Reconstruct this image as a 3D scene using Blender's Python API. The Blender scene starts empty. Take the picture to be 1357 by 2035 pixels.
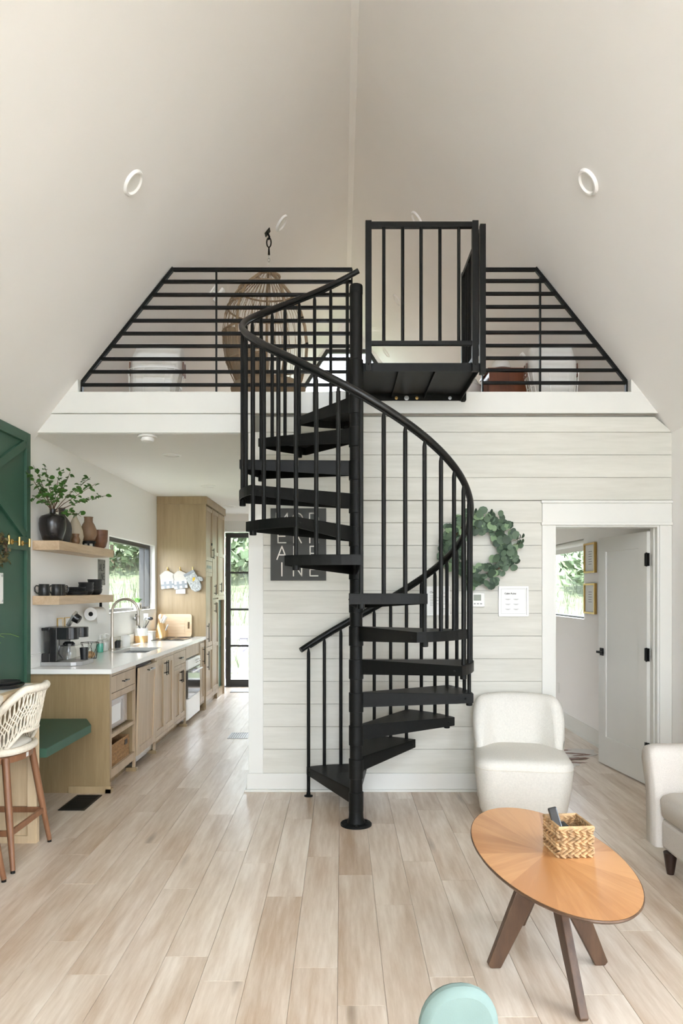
import bpy, bmesh, math, random
from mathutils import Vector, Matrix, noise as mnoise
from mathutils.geometry import tessellate_polygon

SC = bpy.context.scene
COL = SC.collection
R = math.radians
rnd = random.Random(7)

# ------------------------------------------------------------------ camera
EYE = 1.53            # eye height
FPX = 1440.0          # focal length for a 1357 x 2035 frame
HORX, HORY = 678.5, 1172.0
cam_d = bpy.data.cameras.new('camera')
cam_d.sensor_fit = 'VERTICAL'
cam_d.sensor_height = 36.0
cam_d.lens = FPX / 2035.0 * 36.0
cam_d.shift_y = (HORY - 1017.5) / 2035.0
cam_d.clip_start = 0.05
cam_d.clip_end = 300
cam = bpy.data.objects.new('camera', cam_d)
COL.objects.link(cam)
cam.location = (0, 0, EYE)
cam.rotation_euler = (R(90), 0, 0)
SC.camera = cam

# ------------------------------------------------------------------ world and exposure
world = bpy.data.worlds.new('overcast_sky')
SC.world = world
world.use_nodes = True
bg = world.node_tree.nodes['Background']
bg.inputs['Color'].default_value = (0.87, 0.94, 1.06, 1)
bg.inputs['Strength'].default_value = 3.2
sun_d = bpy.data.lights.new('sun', 'SUN')
sun_d.energy = 6.0
sun_d.angle = R(0.6)
sun_d.color = (1.0, 0.98, 0.95)
sun = bpy.data.objects.new('sun', sun_d)
COL.objects.link(sun)
sun.location = (-8, -8, 20)
sun.rotation_euler = Vector((0.5 * math.cos(R(63)), 0.866 * math.cos(R(63)), -math.sin(R(63)))).to_track_quat('-Z', 'Y').to_euler()   # from the front left, high
vs = SC.view_settings
vs.view_transform = 'Standard'
vs.look = 'None'
vs.gamma = 1.0
vs.use_curve_mapping = False
vs.exposure = 2.42
SC.cycles.max_bounces = 14
SC.cycles.diffuse_bounces = 10
SC.cycles.transparent_max_bounces = 12
SC.cycles.caustics_reflective = False
SC.cycles.caustics_refractive = False
SC.cycles.sample_clamp_indirect = 8.0


def portal(name, loc, rot, sx, sy):
    l = bpy.data.lights.new(name, 'AREA')
    l.shape = 'RECTANGLE'
    l.size, l.size_y = sx, sy
    l.cycles.is_portal = True
    o = bpy.data.objects.new(name, l)
    COL.objects.link(o)
    o.location = loc
    o.rotation_euler = rot
    return o


portal('portal_front', (0.1, -2.72, 2.7), (R(90), 0, 0), 4.2, 5.2)
portal('portal_right_window', (2.69, 0.8, 1.5), (0, R(90), 0), 1.4, 3.8)
portal('portal_kitchen_window', (-2.53, 8.3, 1.68), (0, R(-90), 0), 0.9, 1.8)
portal('portal_bedroom_window', (2.69, 8.25, 1.64), (0, R(90), 0), 0.9, 1.6)
portal('portal_bedroom_back', (1.6, 11.66, 1.5), (R(-90), 0, 0), 1.4, 1.4)
portal('portal_back_door', (-1.36, 11.66, 1.2), (R(-90), 0, 0), 1.1, 2.5)
portal('portal_gable', (0.1, 11.66, 4.2), (R(-90), 0, 0), 3.0, 2.4)


# ------------------------------------------------------------------ materials
def lin(c):
    return tuple(((v / 255) / 12.92 if v / 255 <= 0.04045 else ((v / 255 + 0.055) / 1.055) ** 2.4) for v in c)


def new_mat(name):
    m = bpy.data.materials.new(name)
    m.use_nodes = True
    nt = m.node_tree
    b = nt.nodes['Principled BSDF']
    return m, nt, b


def mat(name, col, rough=0.5, metal=0.0, var=0.06, nscale=6.0, bump=0.0, bscale=120.0, spec=0.5, stretch=(1, 1, 1), coat=0.0):
    """plain surface: base colour with faint procedural mottling and optional fine relief"""
    m, nt, b = new_mat(name)
    n, L = nt.nodes, nt.links
    tc = n.new('ShaderNodeTexCoord')
    mp = n.new('ShaderNodeMapping'); mp.inputs['Scale'].default_value = stretch
    L.new(tc.outputs['Object'], mp.inputs['Vector'])
    nz = n.new('ShaderNodeTexNoise'); nz.inputs['Scale'].default_value = nscale; nz.inputs['Detail'].default_value = 4
    L.new(mp.outputs['Vector'], nz.inputs['Vector'])
    rp = n.new('ShaderNodeValToRGB')
    c = lin(col) if max(col) > 1.001 else col
    rp.color_ramp.elements[0].position = 0.3; rp.color_ramp.elements[1].position = 0.7
    rp.color_ramp.elements[0].color = tuple(max(0, v * (1 - var)) for v in c) + (1,)
    rp.color_ramp.elements[1].color = tuple(min(1, v * (1 + var)) for v in c) + (1,)
    L.new(nz.outputs['Fac'], rp.inputs['Fac'])
    L.new(rp.outputs['Color'], b.inputs['Base Color'])
    b.inputs['Roughness'].default_value = rough
    b.inputs['Metallic'].default_value = metal
    b.inputs['Specular IOR Level'].default_value = spec
    b.inputs['Coat Weight'].default_value = coat
    if bump > 0:
        n2 = n.new('ShaderNodeTexNoise'); n2.inputs['Scale'].default_value = bscale; n2.inputs['Detail'].default_value = 3
        L.new(mp.outputs['Vector'], n2.inputs['Vector'])
        bp = n.new('ShaderNodeBump'); bp.inputs['Strength'].default_value = bump; bp.inputs['Distance'].default_value = 0.004
        L.new(n2.outputs['Fac'], bp.inputs['Height'])
        L.new(bp.outputs['Normal'], b.inputs['Normal'])
    return m


def wood(name, dark, light, grain=(1, 1, 1), rough=0.45, knots=0.0, objvar=0.0, scale=1.0, world_space=False, bump=0.08):
    """wood: stretched grain noise, broad bands, optional knots and a shift for every board"""
    m, nt, b = new_mat(name)
    n, L = nt.nodes, nt.links
    tc = n.new('ShaderNodeTexCoord')
    if world_space:
        geo = n.new('ShaderNodeNewGeometry'); vec = geo.outputs['Position']
    else:
        vec = tc.outputs['Object']
    oi = n.new('ShaderNodeObjectInfo')
    mul = n.new('ShaderNodeMath'); mul.operation = 'MULTIPLY'; mul.inputs[1].default_value = 37.0
    L.new(oi.outputs['Random'], mul.inputs[0])
    cmb = n.new('ShaderNodeCombineXYZ')
    for i in range(3):
        L.new(mul.outputs[0], cmb.inputs[i])
    add = n.new('ShaderNodeVectorMath'); add.operation = 'ADD'
    L.new(vec, add.inputs[0]); L.new(cmb.outputs[0], add.inputs[1])
    mp = n.new('ShaderNodeMapping'); mp.inputs['Scale'].default_value = tuple(g * scale for g in grain)
    L.new(add.outputs[0], mp.inputs['Vector'])
    n1 = n.new('ShaderNodeTexNoise'); n1.inputs['Scale'].default_value = 9; n1.inputs['Detail'].default_value = 8; n1.inputs['Roughness'].default_value = 0.65
    n2 = n.new('ShaderNodeTexNoise'); n2.inputs['Scale'].default_value = 1.6; n2.inputs['Detail'].default_value = 3; n2.inputs['Distortion'].default_value = 0.6
    L.new(mp.outputs[0], n1.inputs['Vector']); L.new(mp.outputs[0], n2.inputs['Vector'])
    mx = n.new('ShaderNodeMath'); mx.operation = 'MULTIPLY_ADD'; mx.inputs[1].default_value = 0.45
    m2 = n.new('ShaderNodeMath'); m2.operation = 'MULTIPLY'; m2.inputs[1].default_value = 0.55
    L.new(n2.outputs['Fac'], m2.inputs[0]); L.new(n1.outputs['Fac'], mx.inputs[0]); L.new(m2.outputs[0], mx.inputs[2])
    last = mx.outputs[0]
    if objvar:
        ov = n.new('ShaderNodeMath'); ov.operation = 'MULTIPLY_ADD'; ov.inputs[1].default_value = objvar; ov.inputs[2].default_value = -objvar / 2
        L.new(oi.outputs['Random'], ov.inputs[0])
        sm = n.new('ShaderNodeMath'); sm.operation = 'ADD'
        L.new(last, sm.inputs[0]); L.new(ov.outputs[0], sm.inputs[1]); last = sm.outputs[0]
    rp = n.new('ShaderNodeValToRGB')
    rp.color_ramp.elements[0].position = 0.34; rp.color_ramp.elements[1].position = 0.64
    rp.color_ramp.elements[0].color = lin(dark) + (1,)
    rp.color_ramp.elements[1].color = lin(light) + (1,)
    L.new(last, rp.inputs['Fac'])
    colo = rp.outputs['Color']
    if knots:
        mk = n.new('ShaderNodeMapping'); mk.inputs['Scale'].default_value = tuple(max(g, 0.25) ** 0.75 for g in grain)
        L.new(add.outputs[0], mk.inputs['Vector'])
        vo = n.new('ShaderNodeTexVoronoi'); vo.inputs['Scale'].default_value = knots; vo.inputs['Randomness'].default_value = 1.0
        L.new(mk.outputs[0], vo.inputs['Vector'])
        kr = n.new('ShaderNodeValToRGB')
        kr.color_ramp.elements[0].position = 0.03; kr.color_ramp.elements[0].color = (1, 1, 1, 1)
        kr.color_ramp.elements[1].position = 0.13; kr.color_ramp.elements[1].color = (0, 0, 0, 1)
        L.new(vo.outputs['Distance'], kr.inputs['Fac'])
        sel = n.new('ShaderNodeMath'); sel.operation = 'GREATER_THAN'; sel.inputs[1].default_value = 0.5
        sp = n.new('ShaderNodeSeparateColor'); L.new(vo.outputs['Color'], sp.inputs[0]); L.new(sp.outputs[0], sel.inputs[0])
        km = n.new('ShaderNodeMath'); km.operation = 'MULTIPLY'; L.new(kr.outputs[0], km.inputs[0]); L.new(sel.outputs[0], km.inputs[1])
        kf = n.new('ShaderNodeMath'); kf.operation = 'MULTIPLY'; kf.inputs[1].default_value = 0.75; L.new(km.outputs[0], kf.inputs[0])
        mixk = n.new('ShaderNodeMix'); mixk.data_type = 'RGBA'
        L.new(kf.outputs[0], mixk.inputs[0]); L.new(colo, mixk.inputs[6])
        mixk.inputs[7].default_value = tuple(v * 0.45 for v in lin(dark)) + (1,)
        colo = mixk.outputs[2]
    L.new(colo, b.inputs['Base Color'])
    b.inputs['Roughness'].default_value = rough
    if world_space and knots and rough < 0.35:
        b.inputs['Specular IOR Level'].default_value = 0.75
    if bump:
        bp = n.new('ShaderNodeBump'); bp.inputs['Strength'].default_value = bump; bp.inputs['Distance'].default_value = 0.002
        L.new(n1.outputs['Fac'], bp.inputs['Height']); L.new(bp.outputs['Normal'], b.inputs['Normal'])
    return m


def glassy(name, tint=(1, 1, 1), refl=0.06, rough=0.02):
    m, nt, b = new_mat(name)
    n, L = nt.nodes, nt.links
    n.remove(b)
    t = n.new('ShaderNodeBsdfTransparent'); t.inputs[0].default_value = tint + (1,)
    g = n.new('ShaderNodeBsdfGlossy'); g.inputs['Roughness'].default_value = rough
    mx = n.new('ShaderNodeMixShader'); mx.inputs[0].default_value = refl
    L.new(t.outputs[0], mx.inputs[1]); L.new(g.outputs[0], mx.inputs[2])
    L.new(mx.outputs[0], n['Material Output'].inputs['Surface'])
    return m


M = {}
M['paint'] = mat('warm_white_paint', (0.85, 0.83, 0.812), rough=0.75, var=0.015, nscale=1.2, bump=0.05, bscale=220, spec=0.25)
M['kitchen_paint'] = mat('kitchen_white_paint', (0.84, 0.83, 0.80), rough=0.7, var=0.012, nscale=1.2, bump=0.04, bscale=220, spec=0.3)
M['bed_paint'] = mat('bedroom_white_paint', (0.78, 0.76, 0.75), rough=0.7, var=0.012, nscale=1.2, spec=0.3)
M['trim'] = mat('trim_white_paint', (0.69, 0.685, 0.645), rough=0.45, var=0.015, nscale=3)
M['shiplap'] = wood('whitewashed_shiplap', (195, 193, 183), (210, 208, 199), grain=(0.5, 6, 6), rough=0.6, objvar=0.05, knots=0.9, world_space=True, bump=0.05)
M['backing'] = mat('dark_joint_backing', (0.22, 0.21, 0.18), rough=0.9)
M['plank'] = wood('pale_oak_plank', (172, 148, 124), (218, 205, 190), grain=(4.5, 0.4, 4.5), rough=0.3, objvar=0.07, knots=1.5, world_space=True, bump=0.05)
M['subfloor'] = mat('dark_floor_joint', (70, 58, 46), rough=0.9)  # dark base colour that shows in the plank joints
M['green'] = mat('forest_green_paint', (0.030, 0.088, 0.055), rough=0.5, var=0.06, nscale=4, bump=0.03, bscale=180)
M['black'] = mat('black_powder_coat', (0.008, 0.008, 0.0072), rough=0.45, spec=0.13, var=0.15, nscale=40, bump=0.03, bscale=500)
M['black_gloss'] = mat('black_gloss', (0.011, 0.011, 0.011), rough=0.22, var=0.1)
M['handrail'] = mat('black_vinyl_handrail', (0.006, 0.006, 0.0055), rough=0.33, spec=0.35, var=0.1)
M['frame_black'] = mat('black_window_frame', (0.022, 0.021, 0.019), rough=0.45)
M['oak'] = wood('light_oak_cabinet', (136, 115, 82), (162, 140, 106), grain=(5, 5, 0.35), rough=0.4, objvar=0.15, world_space=True)
M['oak_glare'] = wood('light_oak_glare', (160, 138, 110), (188, 167, 140), grain=(5, 5, 0.35), rough=0.38, objvar=0.15, world_space=True)  # same oak as the carcass, paler: glare on the fronts put into the colour
M['oak_shelf'] = wood('light_oak_shelf', (176, 148, 116), (206, 182, 152), grain=(6, 0.5, 6), rough=0.45, world_space=True)
M['pine'] = wood('pale_pine', (190, 166, 132), (214, 193, 160), grain=(5, 5, 0.35), rough=0.5, world_space=True)
M['teak'] = wood('warm_teak', (112, 74, 48), (142, 100, 70), grain=(5, 5, 0.6), rough=0.45)
M['walnut'] = wood('dark_walnut', (66, 46, 32), (98, 72, 52), grain=(4, 4, 1), rough=0.42)
M['oak_orange'] = wood('honey_oak_veneer', (166, 114, 68), (192, 142, 94), grain=(7, 0.45, 7), rough=0.3, objvar=0.38)
M['night'] = wood('cherry_wood', (92, 44, 16), (124, 64, 26), grain=(5, 5, 0.4), rough=0.4)
M['espresso'] = mat('espresso_wood', (0.02, 0.009, 0.006), rough=0.35)
M['quartz'] = mat('white_quartz', (0.80, 0.79, 0.75), rough=0.14, var=0.02, nscale=5)
M['white'] = mat('white_enamel', (0.80, 0.79, 0.76), rough=0.3, var=0.01)
M['white_plastic'] = mat('white_plastic', (0.78, 0.77, 0.74), rough=0.4, var=0.01)
M['paper'] = mat('white_paper', (0.80, 0.80, 0.78), rough=0.8, var=0.01)
M['ink'] = mat('dark_ink', (0.03, 0.03, 0.03), rough=0.8)
M['ink_grey'] = mat('grey_ink', (0.28, 0.28, 0.28), rough=0.8)
M['gold'] = mat('brushed_brass', (0.60, 0.40, 0.14), rough=0.3, metal=1.0, var=0.05)
M['nickel'] = mat('brushed_nickel', (0.52, 0.46, 0.39), rough=0.32, metal=1.0, var=0.05)
M['steel'] = mat('stainless_steel', (0.58, 0.58, 0.57), rough=0.26, metal=1.0, var=0.05)
M['zinc'] = mat('zinc_bolt', (0.55, 0.55, 0.55), rough=0.35, metal=1.0)
M['boucle'] = mat('cream_boucle', (0.73, 0.705, 0.65), rough=0.95, var=0.05, nscale=90, bump=0.7, bscale=230, spec=0.1)
M['linen'] = mat('grey_beige_linen', (0.56, 0.52, 0.475), rough=0.95, var=0.09, nscale=260, bump=0.35, bscale=420, spec=0.1)
M['rope'] = mat('cream_rope', (0.72, 0.66, 0.55), rough=0.9, var=0.08, nscale=60, bump=0.5, bscale=300, spec=0.1)
M['cushion'] = mat('cream_cushion', (0.70, 0.66, 0.58), rough=0.95, var=0.04, bump=0.3, bscale=300, spec=0.1)
M['rattan'] = mat('tan_rattan', (0.30, 0.215, 0.135), rough=0.7, var=0.18, nscale=40)
M['tan_cloth'] = mat('tan_cushion_cloth', (0.34, 0.265, 0.185), rough=0.95, var=0.06, bump=0.2, bscale=250, spec=0.1)
M['wicker'] = mat('golden_wicker', (0.42, 0.265, 0.13), rough=0.65, var=0.4, nscale=28)
M['wicker_dark'] = mat('brown_wicker', (0.30, 0.17, 0.075), rough=0.7, var=0.3, nscale=60)
M['leather'] = mat('brown_leather', (0.16, 0.06, 0.03), rough=0.5)
M['canvas'] = mat('white_canvas', (0.74, 0.72, 0.69), rough=0.95, var=0.03, bump=0.15, bscale=200, spec=0.1)
M['clay_black'] = mat('black_glazed_clay', (0.014, 0.012, 0.011), rough=0.25, var=0.2, nscale=8)
M['clay_grey'] = mat('charcoal_clay', (0.045, 0.044, 0.040), rough=0.7, var=0.2, nscale=14)
M['clay_beige'] = mat('ribbed_beige_clay', (0.42, 0.36, 0.27), rough=0.8, var=0.06)
M['clay_tan'] = wood('tan_turned_wood', (104, 80, 58), (132, 104, 78), grain=(4, 4, 0.8), rough=0.6)
M['clay_brown'] = wood('brown_turned_wood', (92, 60, 42), (122, 84, 60), grain=(2, 2, 4), rough=0.5)
M['pot_brown'] = mat('small_brown_pot', (0.16, 0.085, 0.04), rough=0.4, var=0.3, nscale=20)
M['leaf'] = mat('fresh_leaf', (0.055, 0.15, 0.022), rough=0.5, var=0.3, nscale=12)
M['leaf_light'] = mat('spiky_leaf', (0.22, 0.36, 0.07), rough=0.5, var=0.25, nscale=12)
M['euc'] = mat('eucalyptus_leaf', (0.095, 0.15, 0.09), rough=0.6, var=0.25, nscale=9)
M['euc_dark'] = mat('eucalyptus_leaf_dark', (0.04, 0.072, 0.042), rough=0.6, var=0.25, nscale=9)
M['euc_pale'] = mat('eucalyptus_leaf_pale', (0.21, 0.31, 0.17), rough=0.6, var=0.2, nscale=9)
M['dry_leaf'] = mat('dried_olive_leaf', (0.10, 0.085, 0.03), rough=0.7, var=0.4, nscale=20)
M['twig'] = mat('brown_twig', (0.10, 0.055, 0.032), rough=0.8, var=0.2)
M['stone_black'] = mat('matte_black_stoneware', (0.016, 0.016, 0.016), rough=0.38, var=0.1)
M['slate'] = mat('charcoal_sign', (0.040, 0.040, 0.035), rough=0.6, var=0.08)
M['grey_sign'] = mat('weathered_grey_sign', (0.20, 0.20, 0.18), rough=0.6, metal=0.3, var=0.1, nscale=18)
M['letter'] = mat('cream_lettering', (0.78, 0.75, 0.68), rough=0.6)
M['soap'] = mat('teal_soap', (0.10, 0.52, 0.40), rough=0.2)
M['clear'] = glassy('clear_glass', (0.88, 0.89, 0.88), 0.05)
M['pane'] = glassy('window_glass', (0.97, 0.98, 0.97), 0.05)
M['dark_glass'] = mat('black_glass', (0.012, 0.012, 0.012), rough=0.06, var=0.02)
M['oven_glass'] = mat('oven_mirror_glass', (0.10, 0.09, 0.08), rough=0.08, metal=0.6, var=0.02)
M['micro_glass'] = mat('microwave_mirror', (0.55, 0.53, 0.54), rough=0.12, metal=0.7, var=0.02)
M['lcd'] = mat('grey_screen', (0.25, 0.27, 0.22), rough=0.2)
M['mint'] = mat('seafoam_velvet', (0.17, 0.235, 0.215), rough=0.85, var=0.05, nscale=12, bump=0.1, bscale=200)
M['teal_leg'] = mat('pale_beech_leg', (0.50, 0.36, 0.22), rough=0.5)
M['mat'] = mat('grey_doormat', (0.42, 0.41, 0.40), rough=0.95, var=0.1, nscale=80)
M['vent_grey'] = mat('pewter_vent', (0.38, 0.37, 0.36), rough=0.4, metal=0.4)
M['deck'] = wood('weathered_deck', (150, 145, 145), (186, 182, 182), grain=(6, 0.5, 6), rough=0.8, world_space=True)
M['deck_rail'] = mat('grey_stained_rail', (0.22, 0.21, 0.23), rough=0.8, var=0.12, nscale=8)
M['reflector'] = mat('pale_bounce', (0.55, 0.55, 0.54), rough=0.9, var=0.06, nscale=2)
M['bulb'] = glassy('bulb_glass', (0.95, 0.95, 0.95), 0.25, 0.05)
M['can_light'] = mat('recessed_lens', (0.74, 0.73, 0.70), rough=0.5, var=0.01)
M['hide'] = mat('cowhide_white', (0.62, 0.58, 0.54), rough=0.9, var=0.06)
M['floor_cushion'] = mat('taupe_cushion', (0.16, 0.12, 0.10), rough=0.95)
M['check'] = mat('grey_gingham', (0.26, 0.27, 0.28), rough=0.95)
M['quilt'] = mat('cream_quilted_cloth', (0.50, 0.455, 0.40), rough=0.95, var=0.05, bump=0.3, bscale=90)
M['pot_cloth'] = mat('white_pocket_cloth', (0.54, 0.52, 0.49), rough=0.95)
M['mitt'] = mat('printed_oven_mitt', (0.38, 0.38, 0.36), rough=0.95, var=0.45, nscale=55)
M['mustard'] = mat('mustard_print', (0.55, 0.36, 0.04), rough=0.9)
M['blockwood'] = wood('beech_block', (196, 154, 98), (222, 184, 130), grain=(5, 5, 0.5), rough=0.5)
M['boardwood'] = wood('pale_maple_board', (210, 180, 142), (232, 208, 176), grain=(0.6, 5, 5), rough=0.5)
M['foil'] = mat('dark_utensil', (0.06, 0.06, 0.065), rough=0.35, metal=0.5)


def grass_mat(name, a, b_, scale):
    m, nt, b = new_mat(name)
    n, L = nt.nodes, nt.links
    tc = n.new('ShaderNodeTexCoord')
    nz = n.new('ShaderNodeTexNoise'); nz.inputs['Scale'].default_value = scale; nz.inputs['Detail'].default_value = 8; nz.inputs['Roughness'].default_value = 0.7
    L.new(tc.outputs['Object'], nz.inputs['Vector'])
    rp = n.new('ShaderNodeValToRGB')
    rp.color_ramp.elements[0].position = 0.35; rp.color_ramp.elements[1].position = 0.65
    rp.color_ramp.elements[0].color = a + (1,); rp.color_ramp.elements[1].color = b_ + (1,)
    L.new(nz.outputs['Fac'], rp.inputs['Fac']); L.new(rp.outputs[0], b.inputs['Base Color'])
    b.inputs['Roughness'].default_value = 0.9
    return m


M['grass'] = grass_mat('hillside_grass', (0.024, 0.037, 0.014), (0.066, 0.078, 0.04), 1.6)
M['bush'] = grass_mat('bush_foliage', (0.07, 0.11, 0.05), (0.14, 0.18, 0.10), 2.5)
M['bark'] = mat('tree_bark', (0.10, 0.075, 0.05), rough=0.9)


# ------------------------------------------------------------------ mesh helpers
class MB:
    def __init__(self):
        self.v = []
        self.f = []

    def add(self, vs, fs, Mx=None):
        o = len(self.v)
        for p in vs:
            p = Vector(p)
            self.v.append(tuple(Mx @ p) if Mx is not None else tuple(p))
        for f in fs:
            self.f.append([i + o for i in f])
        return self

    def box(self, lo, hi, Mx=None):
        x0, y0, z0 = lo; x1, y1, z1 = hi
        vs = [(x0, y0, z0), (x1, y0, z0), (x1, y1, z0), (x0, y1, z0), (x0, y0, z1), (x1, y0, z1), (x1, y1, z1), (x0, y1, z1)]
        return self.add(vs, [(0, 3, 2, 1), (4, 5, 6, 7), (0, 1, 5, 4), (1, 2, 6, 5), (2, 3, 7, 6), (3, 0, 4, 7)], Mx)

    def cbox(self, c, s, rot=None):
        Mx = Matrix.Translation(Vector(c))
        if rot is not None:
            Mx = Mx @ rot.to_4x4()
        h = [q / 2 for q in s]
        return self.box((-h[0], -h[1], -h[2]), (h[0], h[1], h[2]), Mx)

    def prism(self, poly, z0, z1, Mx=None):
        n = len(poly)
        a = sum(poly[i][0] * poly[(i + 1) % n][1] - poly[(i + 1) % n][0] * poly[i][1] for i in range(n))
        if a < 0:
            poly = list(reversed(poly))
        vs = [(x, y, z0) for x, y in poly] + [(x, y, z1) for x, y in poly]
        fs = [tuple(reversed(range(n))), tuple(range(n, 2 * n))]
        fs += [(i, (i + 1) % n, n + (i + 1) % n, n + i) for i in range(n)]
        return self.add(vs, fs, Mx)

    def tube(self, pts, r, n=8, closed=False, caps=True):
        pts = [Vector(p) for p in pts]
        m = len(pts)
        rs = r if isinstance(r, (list, tuple)) else [r] * m
        tang = []
        for i in range(m):
            if closed:
                t = pts[(i + 1) % m] - pts[i - 1]
            else:
                t = pts[min(i + 1, m - 1)] - pts[max(i - 1, 0)]
            tang.append(t.normalized() if t.length > 1e-9 else Vector((0, 0, 1)))
        up = Vector((0, 0, 1)) if abs(tang[0].z) < 0.9 else Vector((1, 0, 0))
        nrm = (up - tang[0] * up.dot(tang[0])).normalized()
        vs = []
        for i in range(m):
            nrm = nrm - tang[i] * nrm.dot(tang[i])
            nrm = nrm.normalized() if nrm.length > 1e-6 else tang[i].orthogonal().normalized()
            bi = tang[i].cross(nrm)
            for k in range(n):
                a = 2 * math.pi * k / n
                vs.append(pts[i] + (nrm * math.cos(a) + bi * math.sin(a)) * rs[i])
        fs = []
        for i in range(m if closed else m - 1):
            j = (i + 1) % m
            for k in range(n):
                l = (k + 1) % n
                fs.append((i * n + k, i * n + l, j * n + l, j * n + k))
        if caps and not closed:
            fs.append(tuple(reversed(range(n))))
            fs.append(tuple(range((m - 1) * n, m * n)))
        return self.add(vs, fs)

    def lathe(self, prof, n=24, c=(0, 0, 0), Mx=None):
        vs, fs = [], []
        m = len(prof)
        for (r, z) in prof:
            for k in range(n):
                a = 2 * math.pi * k / n
                vs.append((c[0] + r * math.cos(a), c[1] + r * math.sin(a), c[2] + z))
        for i in range(m - 1):
            for k in range(n):
                l = (k + 1) % n
                fs.append((i * n + k, i * n + l, (i + 1) * n + l, (i + 1) * n + k))
        if prof[0][0] > 1e-6:
            fs.append(tuple(reversed(range(n))))
        if prof[-1][0] > 1e-6:
            fs.append(tuple(range((m - 1) * n, m * n)))
        return self.add(vs, fs, Mx)

    def cyl(self, c, r, z0, z1, n=20, Mx=None):
        return self.lathe([(r, z0), (r, z1)], n, c, Mx)

    def rod(self, a, b, r, n=8):
        return self.tube([a, b], r, n)

    def sphere(self, c, r, n=16, m=10, Mx=None):
        rx, ry, rz = r if isinstance(r, (list, tuple)) else (r, r, r)
        vs, fs = [], []
        for i in range(m + 1):
            t = math.pi * i / m
            for k in range(n):
                a = 2 * math.pi * k / n
                vs.append((c[0] + rx * math.sin(t) * math.cos(a), c[1] + ry * math.sin(t) * math.sin(a), c[2] - rz * math.cos(t)))
        for i in range(m):
            for k in range(n):
                l = (k + 1) % n
                fs.append((i * n + k, i * n + l, (i + 1) * n + l, (i + 1) * n + k))
        return self.add(vs, fs, Mx)

    def loft(self, rings, closed=True, caps=True):
        n = len(rings[0])
        vs = [p for r in rings for p in r]
        fs = []
        for i in range(len(rings) - 1):
            for k in range(n if closed else n - 1):
                l = (k + 1) % n
                fs.append((i * n + k, i * n + l, (i + 1) * n + l, (i + 1) * n + k))
        if caps and closed:
            fs.append(tuple(reversed(range(n))))
            fs.append(tuple(range((len(rings) - 1) * n, len(rings) * n)))
        return self.add(vs, fs)

    def mesh(self, name, smooth=False, angle=38):
        me = bpy.data.meshes.new(name)
        me.from_pydata(self.v, [], self.f)
        bm = bmesh.new(); bm.from_mesh(me)
        bmesh.ops.remove_doubles(bm, verts=bm.verts, dist=1e-6)
        bmesh.ops.recalc_face_normals(bm, faces=bm.faces)
        bm.to_mesh(me); bm.free()
        if smooth:
            me.polygons.foreach_set('use_smooth', [True] * len(me.polygons))
            me.set_sharp_from_angle(angle=R(angle))
        return me

    def build(self, name, m, parent=None, w=False, loc=None, rot=None, smooth=False, bevel=0.0, sub=0, angle=38):
        return place(name, self.mesh(name, smooth, angle), m, parent, w, loc, rot, bevel, sub)


def world_of(o):
    if o is None:
        return Matrix.Identity(4)
    return world_of(o.parent) @ o.matrix_parent_inverse @ Matrix.LocRotScale(o.location, o.rotation_euler, o.scale)


def place(name, me, m, parent=None, w=False, loc=None, rot=None, bevel=0.0, sub=0):
    o = bpy.data.objects.new(name, me)
    if m is not None and len(me.materials) == 0:
        me.materials.append(M[m] if isinstance(m, str) else m)
    COL.objects.link(o)
    if loc is not None:
        o.location = loc
    if rot is not None:
        o.rotation_euler = rot
    if parent is not None:
        o.parent = parent
        if w:
            o.matrix_parent_inverse = world_of(parent).inverted()
    if bevel:
        b = o.modifiers.new('edge', 'BEVEL'); b.width = bevel; b.segments = 2; b.limit_method = 'ANGLE'; b.angle_limit = R(40)
    if sub:
        s = o.modifiers.new('soft', 'SUBSURF'); s.levels = sub; s.render_levels = sub
    return o


def tag(o, label=None, cat=None, group=None, kind=None):
    if label: o['label'] = label
    if cat: o['category'] = cat
    if group: o['group'] = group
    if kind: o['kind'] = kind
    return o


def thing(name, label, cat, loc=(0, 0, 0), rotz=0.0, group=None, kind=None):
    o = bpy.data.objects.new(name, None)
    o.empty_display_size = 0.1
    COL.objects.link(o)
    o.location = loc
    o.rotation_euler = (0, 0, rotz)
    return tag(o, label, cat, group, kind)


def dup(root, loc=None, rotz=None, label=None, parent=None):
    c = root.copy(); COL.objects.link(c)
    if parent is not None:
        c.parent = parent
    if loc is not None: c.location = loc
    if rotz is not None: c.rotation_euler = (0, 0, rotz)
    if label: c['label'] = label
    for ch in [x for x in root.children]:
        dup(ch, parent=c)
    return c


def at(px, py, Y):
    """photo position at a measured distance, in metres"""
    return Vector(((px - HORX) * Y / FPX, Y, EYE + (HORY - py) * Y / FPX))


def struct(mb, name, m, parent=None, label=None, **k):
    o = mb.build(name, m, parent, **k)
    if parent is None:
        o['kind'] = 'structure'
        if label: o['label'] = label
    return o


def slab(outer, holes, t0, t1, axis):
    """flat wall with openings. outer and holes in (u, z); axis 'y': u = x, thickness along y; axis 'x': u = y"""
    mb = MB()
    loops = [outer] + holes
    polys = [[Vector((u, z, 0)) for u, z in lp] for lp in loops]
    tris = tessellate_polygon(polys)
    flat = [p for lp in loops for p in lp]
    pos = (lambda u, z, t: (u, t, z)) if axis == 'y' else (lambda u, z, t: (t, u, z))
    vs = [pos(u, z, t0) for u, z in flat] + [pos(u, z, t1) for u, z in flat]
    n = len(flat)
    fs = [tuple(t) for t in tris] + [tuple(i + n for i in reversed(t)) for t in tris]
    o = 0
    for lp in loops:
        m = len(lp)
        for i in range(m):
            a, b = o + i, o + (i + 1) % m
            fs.append((a, b, b + n, a + n))
        o += m
    return mb.add(vs, fs)


def rect(u0, u1, z0, z1):
    return [(u0, z0), (u1, z0), (u1, z1), (u0, z1)]


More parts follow.
